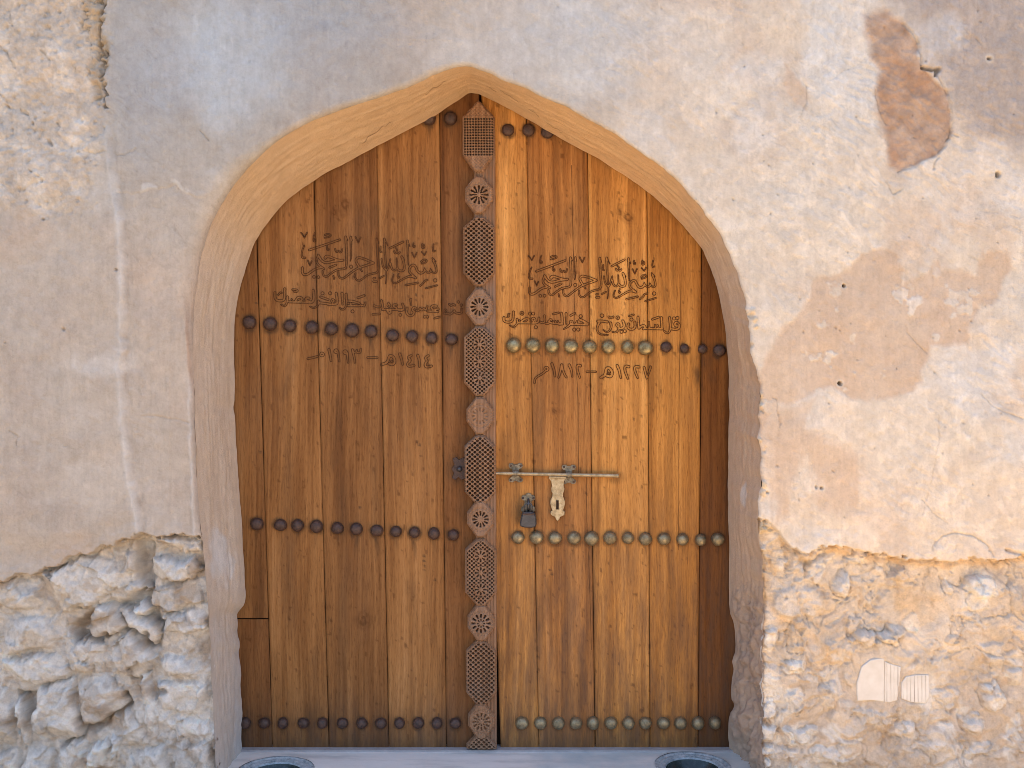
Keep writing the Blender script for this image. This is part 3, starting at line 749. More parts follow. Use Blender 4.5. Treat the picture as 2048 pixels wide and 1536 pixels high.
# pair the two contours by landmarks: bottom-left, spring-left, apex, spring-right, bottom-right
def seg_pair():
    def cut(P, marks):
        idx = [int(np.argmin(np.hypot(P[:, 0]-m[0], P[:, 1]-m[1]))) for m in marks]; return [P[a:b+1] for a, b in zip(idx[:-1], idx[1:])]
    Ao = cut(OUT_S, [(432,1700),(385,830),(384,560),(520,305),(938,128),(1366,375),(1503,655),(1522,1040),(1534,1700)])
    Ai = cut(IN_S, [(487,1700),(470,830),(480,572),(560,412),(944,182),(1350,432),(1447,630),(1456,1020),(1459,1700)])
    c = [240, 90, 120, 260, 260, 120, 130, 280]
    return np.vstack([resample(a, k+1)[:-1] for a, k in zip(Ao, c)]), np.vstack([resample(b, k+1)[:-1] for b, k in zip(Ai, c)])
PO, PI = seg_pair()
NT = len(PO)
DI = .300
jj = np.linspace(0, 1, NU)
Rt = 5.5 + 26*(sstep(560, 430, PO[:, 0])*sstep(1120, 980, PO[:, 1])*sstep(1100, 500, PO[:, 1])) + 5*sstep(1150, 800, PO[:, 0])*sstep(600, 300, PO[:, 1])
d0 = Rt*sc*.96
so = (D + 0)/PXF
O3 = np.stack([(PO[:, 0]-1024)*so, d0, ZC-(PO[:, 1]-768)*so], 1)
si = (D + DI)/PXF
I3 = np.stack([(PI[:, 0]-1024)*si, np.full(NT, DI), ZC-(PI[:, 1]-768)*si], 1)
G = O3[:, None, :]*(1-jj)[None, :, None] + I3[:, None, :]*jj[None, :, None]
tang = np.gradient(PO, axis=0); tang /= np.maximum(np.hypot(tang[:, 0], tang[:, 1]), 1e-6)[:, None]
nrm = np.stack([-tang[:, 1], tang[:, 0]], 1)   # towards the opening, pixel space
cen = np.array([970., 800.]); flip = ((cen - PO)*nrm).sum(1) < 0; nrm[flip] *= -1
# smooth normals
for _ in range(10): nrm = (np.roll(nrm, 1, 0) + nrm + np.roll(nrm, -1, 0))/3
tt = np.r_[0, np.cumsum(np.hypot(*np.diff(PO, axis=0).T))]
TT, JJ = np.meshgrid(tt, jj*190, indexing='ij')
crumb = sstep(1130, 1260, PO[:, 1])*sstep(1000, 1100, PO[:, 0])
fade = np.sin(np.pi*np.clip(jj, 0, 1))**.6
rpf, rpg, rpi = worley(TT + 4*fbm(TT, JJ, 12, 2, 115), JJ*1.2, 24, 35)
disp = (.0042*fbm(TT, JJ*2.2, 150, 3, 111) + .0018*fbm(TT*.25, JJ*2, 16, 3, 113) + .0011*fbm(TT, JJ, 22, 4, 116) - .004*sstep(3.4, 1.2, rpf)*(rpi > .93))[..., None]*1.0
cf1, cf2, cid = worley(TT + 10*fbm(TT, JJ, 30, 3, 114), JJ*1.3, 34, 33)
disp = disp + (crumb[:, None]*(.016*fbm(TT, JJ, 60, 4, 117) - .010 - .016*(1-np.abs(fbm(TT*.8 + JJ*.5, JJ - TT*.3, 46, 5, 118, .6)))**3 + .007*sstep(2, 10, cf2-cf1)*(cid > .6) + .006*fbm(TT, JJ, 14, 4, 119)))[..., None]
for t0, u0, t1, u1 in ((.0, 0, 0, 0),):
    pass
disp *= fade[None, :, None]
G[..., 0] += disp[..., 0]*nrm[:, 0][:, None]; G[..., 2] -= disp[..., 0]*nrm[:, 1][:, None]
RA = np.empty((NT, NU, 3), dtype=np.float32); RA[:] = (.61, .505, .405)
top_m = sstep(560, 330, PO[:, 1])[:, None]*np.ones((1, NU))
RA = lerp(RA, (.60, .425, .262), top_m*.9)  # soffit tinted orange, bounced glow put into its colour
RA = lerp(RA, (.72, .50, .29), .75*top_m*sstep(950, 1150, PO[:, 0])[:, None])  # right side of the soffit painted brighter for the stronger bounce
rgt = (sstep(1000, 1300, PO[:, 0])*sstep(500, 700, PO[:, 1]))[:, None]*np.ones((1, NU))
RA = lerp(RA, (.55, .395, .275), rgt*.75)  # right jamb browner, its weaker light put into the colour
RA = lerp(RA, (.60, .46, .31), .25*sstep(.2, .8, fbm(TT*.3, JJ*2, 30, 4, 121)))
RA = lerp(RA, (.45, .33, .23), .25*sstep(.2, .8, fbm(TT*.25, JJ*2.5, 24, 4, 123)))
RA = lerp(RA, (.62, .61, .60), (sstep(1000, 1500, PO[:, 1])*sstep(800, 600, PO[:, 0]))[:, None]*(.35 + .35*sstep(-.2, .6, fbm(TT, JJ, 60, 4, 125))))
RA = lerp(RA, (.64, .63, .62), sstep(1, .5, np.hypot((TT-tt[int(np.argmin(np.abs(PO[:, 1]-1110) + (PO[:, 0] > 800)*9999))])/60, (JJ-75)/70) + .3*fbm(TT, JJ, 30, 3, 127))*.8)
RA = lerp(RA, (.40, .30, .235), crumb[:, None]*(.7 + .3*fbm(TT, JJ, 30, 3, 129)))
RA = lerp(RA, (.62, .60, .58), .8*sstep(1, .5, np.hypot((TT-tt[int(np.argmin(np.abs(PO[:, 1]-1000) + (PO[:, 0] < 800)*9999))])/26, (JJ-85)/26) + .2*fbm(TT, JJ, 16, 3, 131)))
RV = G.reshape(-1, 3); rid_ = np.arange(NT*NU).reshape(NT, NU)
RF = np.stack([rid_[:-1, :-1], rid_[:-1, 1:], rid_[1:, 1:], rid_[1:, :-1]], -1).reshape(-1, 4)
o = big("arch_reveal", RV, RF, M_REVEAL, wall, True, {"alb": np.clip(RA, .02, .85).reshape(-1, 3)})
# thin broken plaster edge at the door: turns back to hide the sheet's end
EV = np.vstack([I3, I3 + np.array([0, .0, 0]) + np.stack([-nrm[:, 0]*.02, np.full(NT, .004), nrm[:, 1]*.02], 1)])
EF = np.stack([np.arange(NT-1), np.arange(NT-1)+NT, np.arange(NT-1)+NT+1, np.arange(NT-1)+1], 1)
EA = np.tile(np.array([[.5, .4, .3]]), (2*NT, 1))
big("plaster_edge", EV, EF, M_REVEAL, wall, True, {"alb": EA})
# dark hairline cracks along the soffit, as real slits cut would need: thin sunk strips
def soffit_crack(pts, w_=.0016):
    V = []; F = []
    P = []
    for ti, u in pts:
        i = int(np.argmin(np.hypot(PO[:, 0]-ti[0], PO[:, 1]-ti[1]))); k = int(u*(NU-1))
        P.append(Vector(G[i, k]) + Vector((nrm[i, 0], 0, -nrm[i, 1]))*.0012)
    for i, p in enumerate(P):
        V += [p + Vector((0, w_, 0)), p - Vector((0, w_*.6, 0))]
        if i: F.append((2*i-2, 2*i-1, 2*i+1, 2*i))
    return V, F
ck = MB()
def crk(a, b, u0, u1, n=14, sd=0):
    r = random.Random(sd)
    pts = [((a[0]+(b[0]-a[0])*k/n, a[1]+(b[1]-a[1])*k/n), u0+(u1-u0)*k/n + r.uniform(-.03, .03)) for k in range(n+1)]
    ck.add(*soffit_crack(pts))
crk((700,210),(770,190), .78, .62, 12, 1); crk((845,158),(890,139), .35, .25, 8, 2); crk((1100,197),(1135,214), .75, .82, 8, 3)
crk((1000,156),(1040,171), .45, .55, 8, 4); crk((975,145),(990,152), .5, .6, 5, 5); crk((1060,180),(1085,190), .62, .7, 6, 6); crk((1140,217),(1150,222), .9, .92, 4, 7)
o = ck.build("plaster_crack", M_GROOVE, wall)

# --- wall mass behind the sheet, plus unseen upper blocks shaped for the light
cx0, cx1 = (-480-1024)*sc, (2530-1024)*sc; ct = ZC + (240+768)*sc
core = MB()
core.box(cx0-7.0, cx0+.02, .012, 1.4, -.2, 10.0)        # left, unseen block, made tall to shade the ground
core.box(cx1-.01, cx1+7.0, .012, 1.4, -.2, 9.0)
HW = ct + .03
core.box(cx0+.02, .35, .012, 1.4, ct-.02, 10.0)
core.box(.35, 2.29, .012, 1.4, ct-.02, HW)  # low gap shaped to let sun reach the ground here
core.box(2.29, cx1-.01, .012, 1.4, ct-.02, 9.0)
core.box(cx0+.02, cx1-.02, .46, 1.38, -.2, ct-.02)
core.build("wall_core_and_shade_blocks", M_UPPER, wall)

# --- tile fragments set in the wall
def tile(T, d_front, stripe):
    sd_p = np.array(T); x0, y0 = sd_p.min(0); x1, y1 = sd_p.max(0)
    xs = np.arange(x0-1, x1+1.1, 1.0); ys = np.arange(y0-1, y1+1.1, 1.0)
    a, b = np.meshgrid(xs, ys); s = polysdf(a, b, T)
    dep = np.where(s > 0, .012, 0) + d_front + .0016*sstep(-2.2, 0, s)
    strp = stripe*np.clip(1.2 - np.abs(((a - x0) % 7.5) - 3.7)/.9, 0, 1)*sstep(0, 3, -s)
    dep = dep + .0016*strp
    V = np.stack([(a-1024)*sc, dep, ZC-(b-768)*sc], -1).reshape(-1, 3)
    i = np.arange(a.size).reshape(a.shape)
    kq = (s[:-1, :-1] < 1.6) & (s[1:, :-1] < 1.6) & (s[:-1, 1:] < 1.6) & (s[1:, 1:] < 1.6)
    F = np.stack([i[:-1, :-1], i[1:, :-1], i[1:, 1:], i[:-1, 1:]], -1)[kq].reshape(-1, 4)
    o = big("tile_fragment", V, F, M_TILE, wall, False, {"stripe": strp.ravel()})
    return o
tile(TILE1, .0195, 0)["label"] = "plain broken white tile"
tile(TILE2, .0205, 1)["label"] = "narrow ribbed tile strip"
tile(TILE3, .0200, 1)["label"] = "small ribbed white tile with dark drips"

# ------------------------------------------------------------------ threshold
ZS = W(0, 1499, .31)[2]
step = thing("threshold_step", "pale worn marble doorstep with two dark round hollows", "doorstep", (0, 0, ZS))
BAS = [((552-1024)*3.42/PXF, .112), ((1387-1024)*3.44/PXF, .155)]
# slab top with round holes: grid with snapped vertices
xs = np.arange(-1.12, .96, .006); ys = np.arange(-.12, .345, .006)
a, b = np.meshgrid(xs, ys)
z = ZS + .0015*fbm(a*600, b*600, 60, 4, 141)
hole = np.zeros(a.shape, dtype=bool); RB = .128
for bx_, by_ in BAS:
    dd = np.hypot(a-bx_, b-by_); ins = dd < RB; hole |= ins
    k = RB/np.maximum(dd, 1e-6); a = np.where(ins, bx_ + (a-bx_)*k, a); b = np.where(ins, by_ + (b-by_)*k, b)
    dd2 = np.hypot(a-bx_, b-by_); z = z + .002*np.exp(-((dd2-RB)/.010)**2)
i = np.arange(a.size).reshape(a.shape)
F = np.stack([i[:-1, :-1], i[:-1, 1:], i[1:, 1:], i[1:, :-1]], -1)
kq = ~(hole[:-1, :-1] & hole[1:, :-1] & hole[:-1, 1:] & hole[1:, 1:])
F = F[kq].reshape(-1, 4)
big("slab", np.stack([a, b, z], -1).reshape(-1, 3), F, M_MARBLE, step)
MB().box(-1.12, .96, -.135, -.118, -.05, ZS-.001).build("riser", M_MARBLE, step)
MB().box(-1.12, .96, .285, .345, ZS-.03, ZS+.006).build("sill_strip", plain("grey_sill", (.40, .37, .37), .6, 0, 30, .15), step)
for bx_, by_ in BAS:
    rim = MB().lathe([(RB+.001, .0005), (RB-.004, .0035), (RB-.010, .001), (RB-.014, -.003), (RB-.019, -.001), (RB-.024, -.002), (RB-.030, -.006), (RB-.036, -.004), (RB-.037, -.005), (RB-.039, -.010)], 96, (bx_, by_, ZS), 'z')
    rim.f.pop()
    rm = rim.build("basin_rim", M_BASIN_RIM, step, True)
    MB().lathe([(RB-.0385, -.009), (RB-.044, -.022), (RB-.056, -.042), (RB-.075, -.058), (.02, -.062)], 72, (bx_, by_, ZS), 'z').build("sunken_basin", M_BASIN, step, True)

# ------------------------------------------------------------------ door leaves
DD = .315   # door face depth
leafL = thing("door_leaf", "left teak door leaf with dark iron studs and carved centre post", "door", W(700, 1497, DD))
leafR = thing("door_leaf", "right teak door leaf with round brass studs and a sliding bolt", "door", W(1225, 1497, DD))

STUD_L = [(499,645,13.5),(540,648,13.5),(580,652,13),(624,655,13),(663,658,13),(704,661,13.5),(742,663,13),(785,671,12.5),(824,673,12),(863,676,12),(903,679,12),
          (514,1048,12.5),(561,1050,12.5),(595,1051,12),(633,1053,12.5),(675,1056,12),(713,1058,12.5),(754,1061,12),(792,1063,11.5),(829,1065,11),(868,1067,11.5),(907,1070,11)]
STUD_L += [(x, 1446, 11) for x in (491,529,566,607,645,685,724,762,799,837,874,911)] + [(858,237,13),(901,237,13)]
STUD_RB = [(1027,691,14.5),(1066,691,14),(1104,692,14.5),(1142,693,14),(1179,694,14),(1217,694,13.5),(1255,694,13),(1291,696,14.5),
           (1036,1075,12.5),(1073,1075,14),(1110,1076,13),(1148,1076,13),(1183,1077,14),(1220,1076,13.5),(1256,1076,12),(1291,1078,13.5),(1328,1078,13),(1365,1079,12.5),(1401,1080,12),(1436,1079,12.5)]
STUD_RB += [(x, 1446, 12.5) for x in (1044,1081,1117,1152,1186,1222,1257,1291,1327,1361,1396,1430)]
STUD_RD = [(1332,694,11),(1369,697,9.5),(1405,698,9.5),(1439,701,12),(1016,260,12.5),(1057,260,12.5),(1095,264,12.5)]

def stain_at(x, y, iron):
    s = np.zeros(x.shape, dtype=np.float32)
    L = [(p, 1.0) for p in STUD_L] if iron else [(p, .85) for p in STUD_RB] + [(p, 1.1) for p in STUD_RD]
    r = random.Random(3 if iron else 4)
    for (cx, cy, rr), k in L:
        ln = r.uniform(14, 62); kk = r.uniform(.35, .95)*k; wd = r.uniform(3, 7)
        near = (np.abs(x-cx) < 40) & (y > cy-40) & (y < cy+90)
        if not near.any(): continue
        a, b = x[near]-cx, y[near]-cy
        v = .8*k*sstep(rr*1.5, rr*.95, np.hypot(a, b*.95-1.5) + 3*fbm(x[near], y[near], 12, 3, 163))
        drip = kk*sstep(wd, wd*.2, np.abs(a + 1.5*np.sin(b*.11+cx)))*sstep(ln+rr, rr*.8, b)*(b > 0)
        s[near] = np.maximum(s[near], np.maximum(v, drip))
    return s
EXTRA = [(915,938,26,34,.7),(1030,948,26,22,.6),(1138,948,26,26,.6),(1055,1025,32,40,.75),(1115,1000,24,52,.55),(1232,955,20,14,.5)]
KNOTS = [(690,408,16,26),(1256,432,13,24),(1240,425,8,18),(668,425,8,12),(1108,822,16,8),(726,1238,16,22),(834,884,4,4),(1150,545,5,6)]
def plank(parent, xl0, yl0, xl1, yl1, xr0, yr0, xr1, yr1, tone, dd, ybot=1499, ytop=None, left=True, inner=False):
    """left edge through (xl0,yl0),(xl1,yl1), right edge likewise, photo px"""
    ytop = 120 if ytop is None else ytop
    ys = np.arange(ytop, ybot+.01, 3.0)
    L = xl0 + (ys-yl0)*(xl1-xl0)/(yl1-yl0) + .45; Rr = xr0 + (ys-yr0)*(xr1-xr0)/(yr1-yr0) - .45
    if inner: L = np.interp(ys, [120, 300, 1150, 1290, 1490], [959.8, 968, 986, 994.5, 1000.5])
    wob = fbm(ys, ys*0 + xl0*3.1, 160, 3, 151)*1.3
    L = L + wob*.5; 
    n = max(10, int((Rr.mean()-L.mean())/3.0)); u = np.linspace(0, 1, n)
    u = np.r_[0, u]; u = np.r_[u, 1]                       # skirts
    PX = L[:, None] + (Rr-L)[:, None]*u[None]; PY = np.repeat(ys[:, None], len(u), 1)
    e = np.minimum(PX-L[:, None], Rr[:, None]-PX)
    dep = DD + dd + .0026*sstep(1.9, 0, e) + .0005*fbm(PX*6, PY, 90, 3, 153)
    dep[:, 0] += .03; dep[:, -1] += .03
    st = stain_at(PX, PY, left)
    for cx, cy, ra, rb, k in EXTRA:
        st = np.maximum(st, k*sstep(1.3, .4, np.hypot((PX-cx)/ra, (PY-cy)/rb)))
    st = np.maximum(st, .15*sstep(4, 0, e))
    st = np.maximum(st, .32*sstep(.35, .95, fbm(PX*2.4, PY*.6, 90, 5, 165)))
    for x0_, x1_, ya, yb, k in ((1064,1092,480,1490,.30),(1182,1200,1040,1300,.25),(560,592,760,1300,.22),(668,700,900,1490,.25),(800,822,300,700,.20),(1330,1352,560,1490,.22),(1120,1150,1090,1490,.25)):
        st = np.maximum(st, k*sstep(0, 9, PX-x0_ + 6*fbm(PX*.5, PY*.2, 30, 2, 167))*sstep(0, 9, x1_-PX)*sstep(ya, ya+90, PY)*sstep(yb, yb-90, PY))
    for hx, hy in ((834,884),(839,890),(848,1112),(848,1122),(849,1132),(849,1140),(512,606),(521,904),(1100,1140),(1104,1148),(1268,838),(1282,832),(1030,655),(877,1430),(720,1015),(870,1160),(660,545),(832,590),(832,600)):
        st = np.maximum(st, .9*sstep(3.6, 1.6, np.hypot((PX-hx)*1.1, PY-hy)))
    st = np.maximum(st, .75*sstep(.25, .9, fbm(PX*2.2, PY, 120, 4, 155))*sstep(1320, 1345, PX)*sstep(690, 720, PY)*sstep(960, 820, PY)*(not left))
    kn = np.zeros_like(PX)
    for cx, cy, ra, rb in KNOTS:
        q = np.hypot((PX-cx)/ra, (PY-cy)/rb) + .35*fbm(PX, PY, 14, 3, 157)
        kn = np.maximum(kn, .8*sstep(1.15, .3, q)*(.6 + .4*np.sin(q*9)))
    pts = fbm(PX*1.0, PY*.55, 7, 2, 159); kn = np.maximum(kn, .6*sstep(1.02, 1.25, pts))
    st = np.maximum(st, .55*sstep(1400, 1497, PY + 30*fbm(PX, PY*.3, 24, 4, 169)))
    gm_ = sstep(1340, 1490, PY)*.9 + .35*sstep(.1, .8, fbm(PX*2, PY*.5, 140, 4, 161))
    gm_ = np.maximum(gm_, (0 if left else 1)*1.25*sstep(780, 1330, PY))
    gm_ = np.maximum(gm_, .8*np.exp(-((PX-632-(PY-500)*.03)/16)**2)*sstep(470, 530, PY)*sstep(680, 600, PY))
    V = np.stack([(PX-1024)*(D+dep)/PXF, dep, ZC-(PY-768)*(D+DD)/PXF], -1).reshape(-1, 3)
    i = np.arange(PX.size).reshape(PX.shape)
    F = np.stack([i[:-1, :-1], i[1:, :-1], i[1:, 1:], i[:-1, 1:]], -1).reshape(-1, 4)
    o = big("plank", V, F, M_WOOD, parent, True, {"stain": np.clip(st, 0, 1).ravel(), "knot": np.clip(kn, 0, 1).ravel(), "grime": np.clip(gm_, 0, 1.2).ravel()})
    o.color = (*tone, 1)
    return o
EL = [(440, 446), (514,545), (628,658), (754,778), (879,893), (959.5,968)]
YL = [(500,1490),(500,1490),(370,1490),(300,1490),(235,1490),(300,1490)]
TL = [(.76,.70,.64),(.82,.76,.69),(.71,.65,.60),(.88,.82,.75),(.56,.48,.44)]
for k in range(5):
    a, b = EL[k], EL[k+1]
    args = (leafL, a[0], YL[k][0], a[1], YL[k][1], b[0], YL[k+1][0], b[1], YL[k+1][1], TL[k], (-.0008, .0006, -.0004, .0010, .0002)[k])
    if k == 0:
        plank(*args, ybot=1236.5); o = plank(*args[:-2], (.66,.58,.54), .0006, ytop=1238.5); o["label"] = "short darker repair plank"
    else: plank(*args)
ER = [(990,1001), (1053,1078), (1175,1190), (1294,1300), (1403,1396), (1490,1486)]
YR = [(250,1490),(250,1490),(300,1490),(400,1490),(500,1490),(500,1490)]
TR = [(1.48,1.40,1.06),(1.22,1.10,.88),(1.50,1.42,1.04),(1.32,1.18,.76),(.54,.41,.26)]  # plank tones, raised to carry the warm light on this leaf
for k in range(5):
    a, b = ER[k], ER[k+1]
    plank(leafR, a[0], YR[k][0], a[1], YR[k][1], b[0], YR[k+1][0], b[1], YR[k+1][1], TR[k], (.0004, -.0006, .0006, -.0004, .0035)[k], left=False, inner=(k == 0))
# narrow split lines inside two planks
def split(parent, pts, w_=1.1):
    V = []; F = []
    for i, (x, y) in enumerate(pts):
        V += [W(x-w_*.5, y, DD-.0018), W(x+w_*.5, y, DD-.0018)]
        if i: F.append((2*i-2, 2*i, 2*i+1, 2*i-1))
    obj("wood_split", V, F, M_GROOVE, parent)
split(leafR, [(1143,330),(1146,480),(1151,700),(1156,800),(1157,950)], .8)
split(leafR, [(1172,900),(1174,1040),(1180,1190),(1183,1300)], .7)
split(leafR, [(1362,560),(1358,800),(1357,1100)], .6)
# added dark board behind both leaves, stops light leaks and darkens the gaps
leak_board = MB().box(-1.15, 1.0, .352, .40, ZS-.02, 2.75).build("light_leak_board", M_DARK, wall)
# ledge bar at the apex: the dark lintel end above the left leaf
def stud(parent, x, y, r, mat, hgt, sd):
    rr = random.Random(sd); R_ = r*(D+DD)/PXF
    c = W(x, y, DD-.001)
    prof = [(R_*1.02, -.004), (R_*1.02, .001), (R_*.97, hgt*.28)]
    for k in range(1, 9):
        a = k/9*math.pi/2; prof.append((R_*.95*math.cos(a)**.9, hgt*(.28+.72*math.sin(a))))
    prof.append((R_*.08, hgt))
    m = MB().lathe(prof, 24, (0, 0, 0), 'y')
    tx, tz = rr.uniform(-.12, .12), rr.uniform(-.12, .12); sx = rr.uniform(.94, 1.05); sz = rr.uniform(.95, 1.05)
    dn = [rr.uniform(-1, 1) for _ in range(4)]
    m.v = [(vx*(1 + .05*dn[0]*math.sin(3*vz/R_ + dn[1]*3)), vy*(1 + .10*dn[2]*math.sin(2.5*vx/R_ + 3*dn[3])), vz*(1 + .05*dn[3]*math.sin(3*vx/R_ + dn[2]*3))) for vx, vy, vz in m.v]
    m.v = [(vx*sx + c[0] + tx*-vy*.6, vy + c[1] + (tx*vx + tz*vz)*.5, vz*sz + c[2] + tz*-vy*.6) for vx, vy, vz in m.v]
    return m.build("stud", mat, parent, True)
for i, (x, y, r) in enumerate(STUD_L): stud(leafL, x, y, r, M_IRON, .020, i)
for i, (x, y, r) in enumerate(STUD_RB): stud(leafR, x, y, r, M_BRASS if y < 1000 else M_BRASS_TARN, .021, 100+i)
for i, (x, y, r) in enumerate(STUD_RD): o = stud(leafR, x, y, r, M_IRON, .013, 200+i); o["label"] = "blackened stud without its brass cap"

# ------------------------------------------------------------------ carved centre post
def postx(y): return 957.5 + (y-205)*(963.8-957.5)/(1490-205)
def grid_obj(name, PX, PY, dep, keep, mat, parent):
    V = np.stack([(PX-1024)*(D+DD)/PXF, dep, ZC-(PY-768)*(D+DD)/PXF], -1).reshape(-1, 3)
    i = np.arange(PX.size).reshape(PX.shape)
    F = np.stack([i[:-1, :-1], i[1:, :-1], i[1:, 1:], i[:-1, 1:]], -1)[keep].reshape(-1, 4)
    u, inv = np.unique(F, return_inverse=True)
    return big(name, V[u], inv.reshape(-1, 4), mat, parent, False)
ys = np.arange(262, 1499, 2.0); us = np.arange(-10, 33.5, 1.0)
u2 = np.r_[-10, us, 33]
PX = postx(ys)[:, None] + u2[None]*(1 - .09*(ys[:, None]-262)/1236); PY = np.repeat(ys[:, None], len(u2), 1)
flute = np.abs(np.cos(u2/33*math.pi*4.5))
body = np.where(u2 > -9, .014*np.sqrt(np.clip(1-(u2/38)**2, 0, 1)) + .005, .0030)
dep = (DD - body - np.where(u2 > -9, .0042, .0006)*flute)[None]*np.ones((len(ys), 1))
# pointed top
dep[:, 0] = DD+.01; dep[:, -1] = DD+.01
post = grid_obj("carved_post", PX, PY, dep, np.ones((len(ys)-1, len(u2)-1), dtype=bool), M_CARVED, leafL)
def medallion(y0, y1, kind, var=0):
    hw = (31.5 if kind != 'rosette' else 27.5)*(1 - .05*(y0-205)/1200); nk = 8
    ch = 36 if kind != 'rosette' else (y1-y0)*.36
    if kind == 'lattice': out = [(0, y0), (8, y0+8), (hw, y0+33), (hw, y1-34), (nk, y1), (-nk, y1), (-hw, y1-34), (-hw, y0+33), (-8, y0+8)]
    else:
        c0, c1 = (21, 26) if kind != 'rosette' else (24, 26)
        out = [(nk, y0), (hw, y0+c0), (hw, y1-c1), (nk, y1), (-nk, y1), (-hw, y1-c1), (-hw, y0+c0), (-nk, y0)]
    st = .9
    ys = np.arange(y0-2, min(y1+2.1, 1490), st); us = np.arange(-hw-2, hw+2.1, st)
    a, b = np.meshgrid(us, ys); s = polysdf(a, b, out); cy = (y0+y1)/2
    # stepped, toothed bevel towards the rim
    tooth = .5 + .5*np.cos((a*.7 + b)*1.35)
    top = .038 - .006*sstep(-4.0, 0, s) - .0040*sstep(-3.6, -1.0, s)*tooth
    top += .0012*np.sqrt(np.clip(1-(a/(hw+3))**2, 0, 1))
    hole = np.zeros_like(a)
    inner = sstep(-3.6, -4.8, s)
    if kind == 'lattice':
        p = 5.45; da = (a + p/2) % p - p/2; db = (b - y0 - 46) % p - p/2
        hole = sstep(1.95, 1.55, np.hypot(da, db))*((b > y0+36) & (b < y1-30))*sstep(-2.5, -3.5, s)
        top -= .003*((b > y0+14) & (b < y0+33))*(.5+.5*np.cos(a*.9)*np.cos(b*.9))
        top -= .003*((b > y1-28) & (b < y1-8))*(.5+.5*np.cos(a*.9+1)*np.cos(b*.9))
    elif kind == 'hex':
        px, py = 10.4, 9.0
        for ox, oy, rr in ((0, 0, 2.1), (px/2, py/2, 2.1)):
            da = (a + ox + px/2) % px - px/2; db = (b - cy + oy + py/2) % py - py/2
            hole = np.maximum(hole, sstep(rr+.55, rr-.1, np.hypot(da, db*1.05)))
        for ox, oy in ((px/4, 0), (-px/4, py/2)):
            da = (a + ox + px/2) % px - px/2; db = (b - cy + oy + py/2) % py - py/2
            top = top - .0035*sstep(1.6, .8, np.hypot(da, db))
        hole *= inner
    elif kind == 'dense':
        px, py = 8.8, 7.8
        for ox, oy in ((0, 0), (px/2, py/2)):
            da = (a + ox + px/2) % px - px/2; db = (b - cy + oy + py/2) % py - py/2
            hole = np.maximum(hole, sstep(2.1, 1.5, np.hypot(da, db*1.05)))
        for yc in (cy-33, cy, cy+33):
            r_ = np.hypot(a, b-yc); th = np.arctan2(b-yc, a)
            hole = np.where(r_ < 13.5, sstep(.25, .6, np.cos(th*8))*sstep(4.0, 5.2, r_)*sstep(11.5, 10.2, r_), hole)
            top = top - .0028*np.exp(-((r_-13.6)/.9)**2)
        hole *= inner
    else:
        r_ = np.hypot(a, b-cy); th = np.arctan2(b-cy, a); npet = 12
        pet = np.cos(th*npet)
        w_ = sstep(6.0, 10.5, r_)
        ri, ro = ((6.0, 18.4), (5.0, 17.2), (9.0, 16.0), (5.5, 15.5), (10.5, 18.5), (9.5, 17.5))[var]
        hole = sstep(.05, .55, pet - (1-w_)*.9)*sstep(ri, ri+1.5, r_)*sstep(ro+.8, ro-.8, r_)
        if var in (0, 4, 5): hole = np.maximum(hole, .8*sstep(.3, .7, np.cos(th*8))*sstep(4.2, 5.0, r_)*sstep(8.6, 7.8, r_))
        if var == 2: hole = hole*.16
        if var == 5: hole = hole*.4
        top = top - .0022*np.exp(-((r_-21.5)/1.1)**2) + .0015*sstep(5, 1, r_)
        top = top - .0025*sstep(.4, .9, np.cos(th*24))*sstep(22.5, 23, r_)*sstep(25.5, 25, r_)
    if kind == 'worn': pass
    dep = DD - top + .024*np.clip(hole, 0, 1)
    dep = np.where(s > .3, DD-.004, dep)
    sq = (s[:-1, :-1] < .3) | (s[1:, :-1] < .3) | (s[:-1, 1:] < .3) | (s[1:, 1:] < .3)
    o = grid_obj("carved_medallion" if kind != 'rosette' else "carved_rosette", postx(b) + a, b, dep, sq, M_CARVED, post)
    return o
medallion(205, 347, 'lattice'); medallion(356, 430, 'rosette', 0); medallion(436, 574, 'hex'); medallion(578, 652, 'rosette', 1)
medallion(654, 792, 'dense'); medallion(794, 868, 'rosette', 2); medallion(870, 1008, 'hex'); medallion(1000, 1072, 'rosette', 3)
medallion(1076, 1208, 'dense'); medallion(1206, 1278, 'rosette', 4); medallion(1278, 1406, 'hex'); medallion(1402, 1472, 'rosette', 5)
medallion(1464, 1590, 'hex')

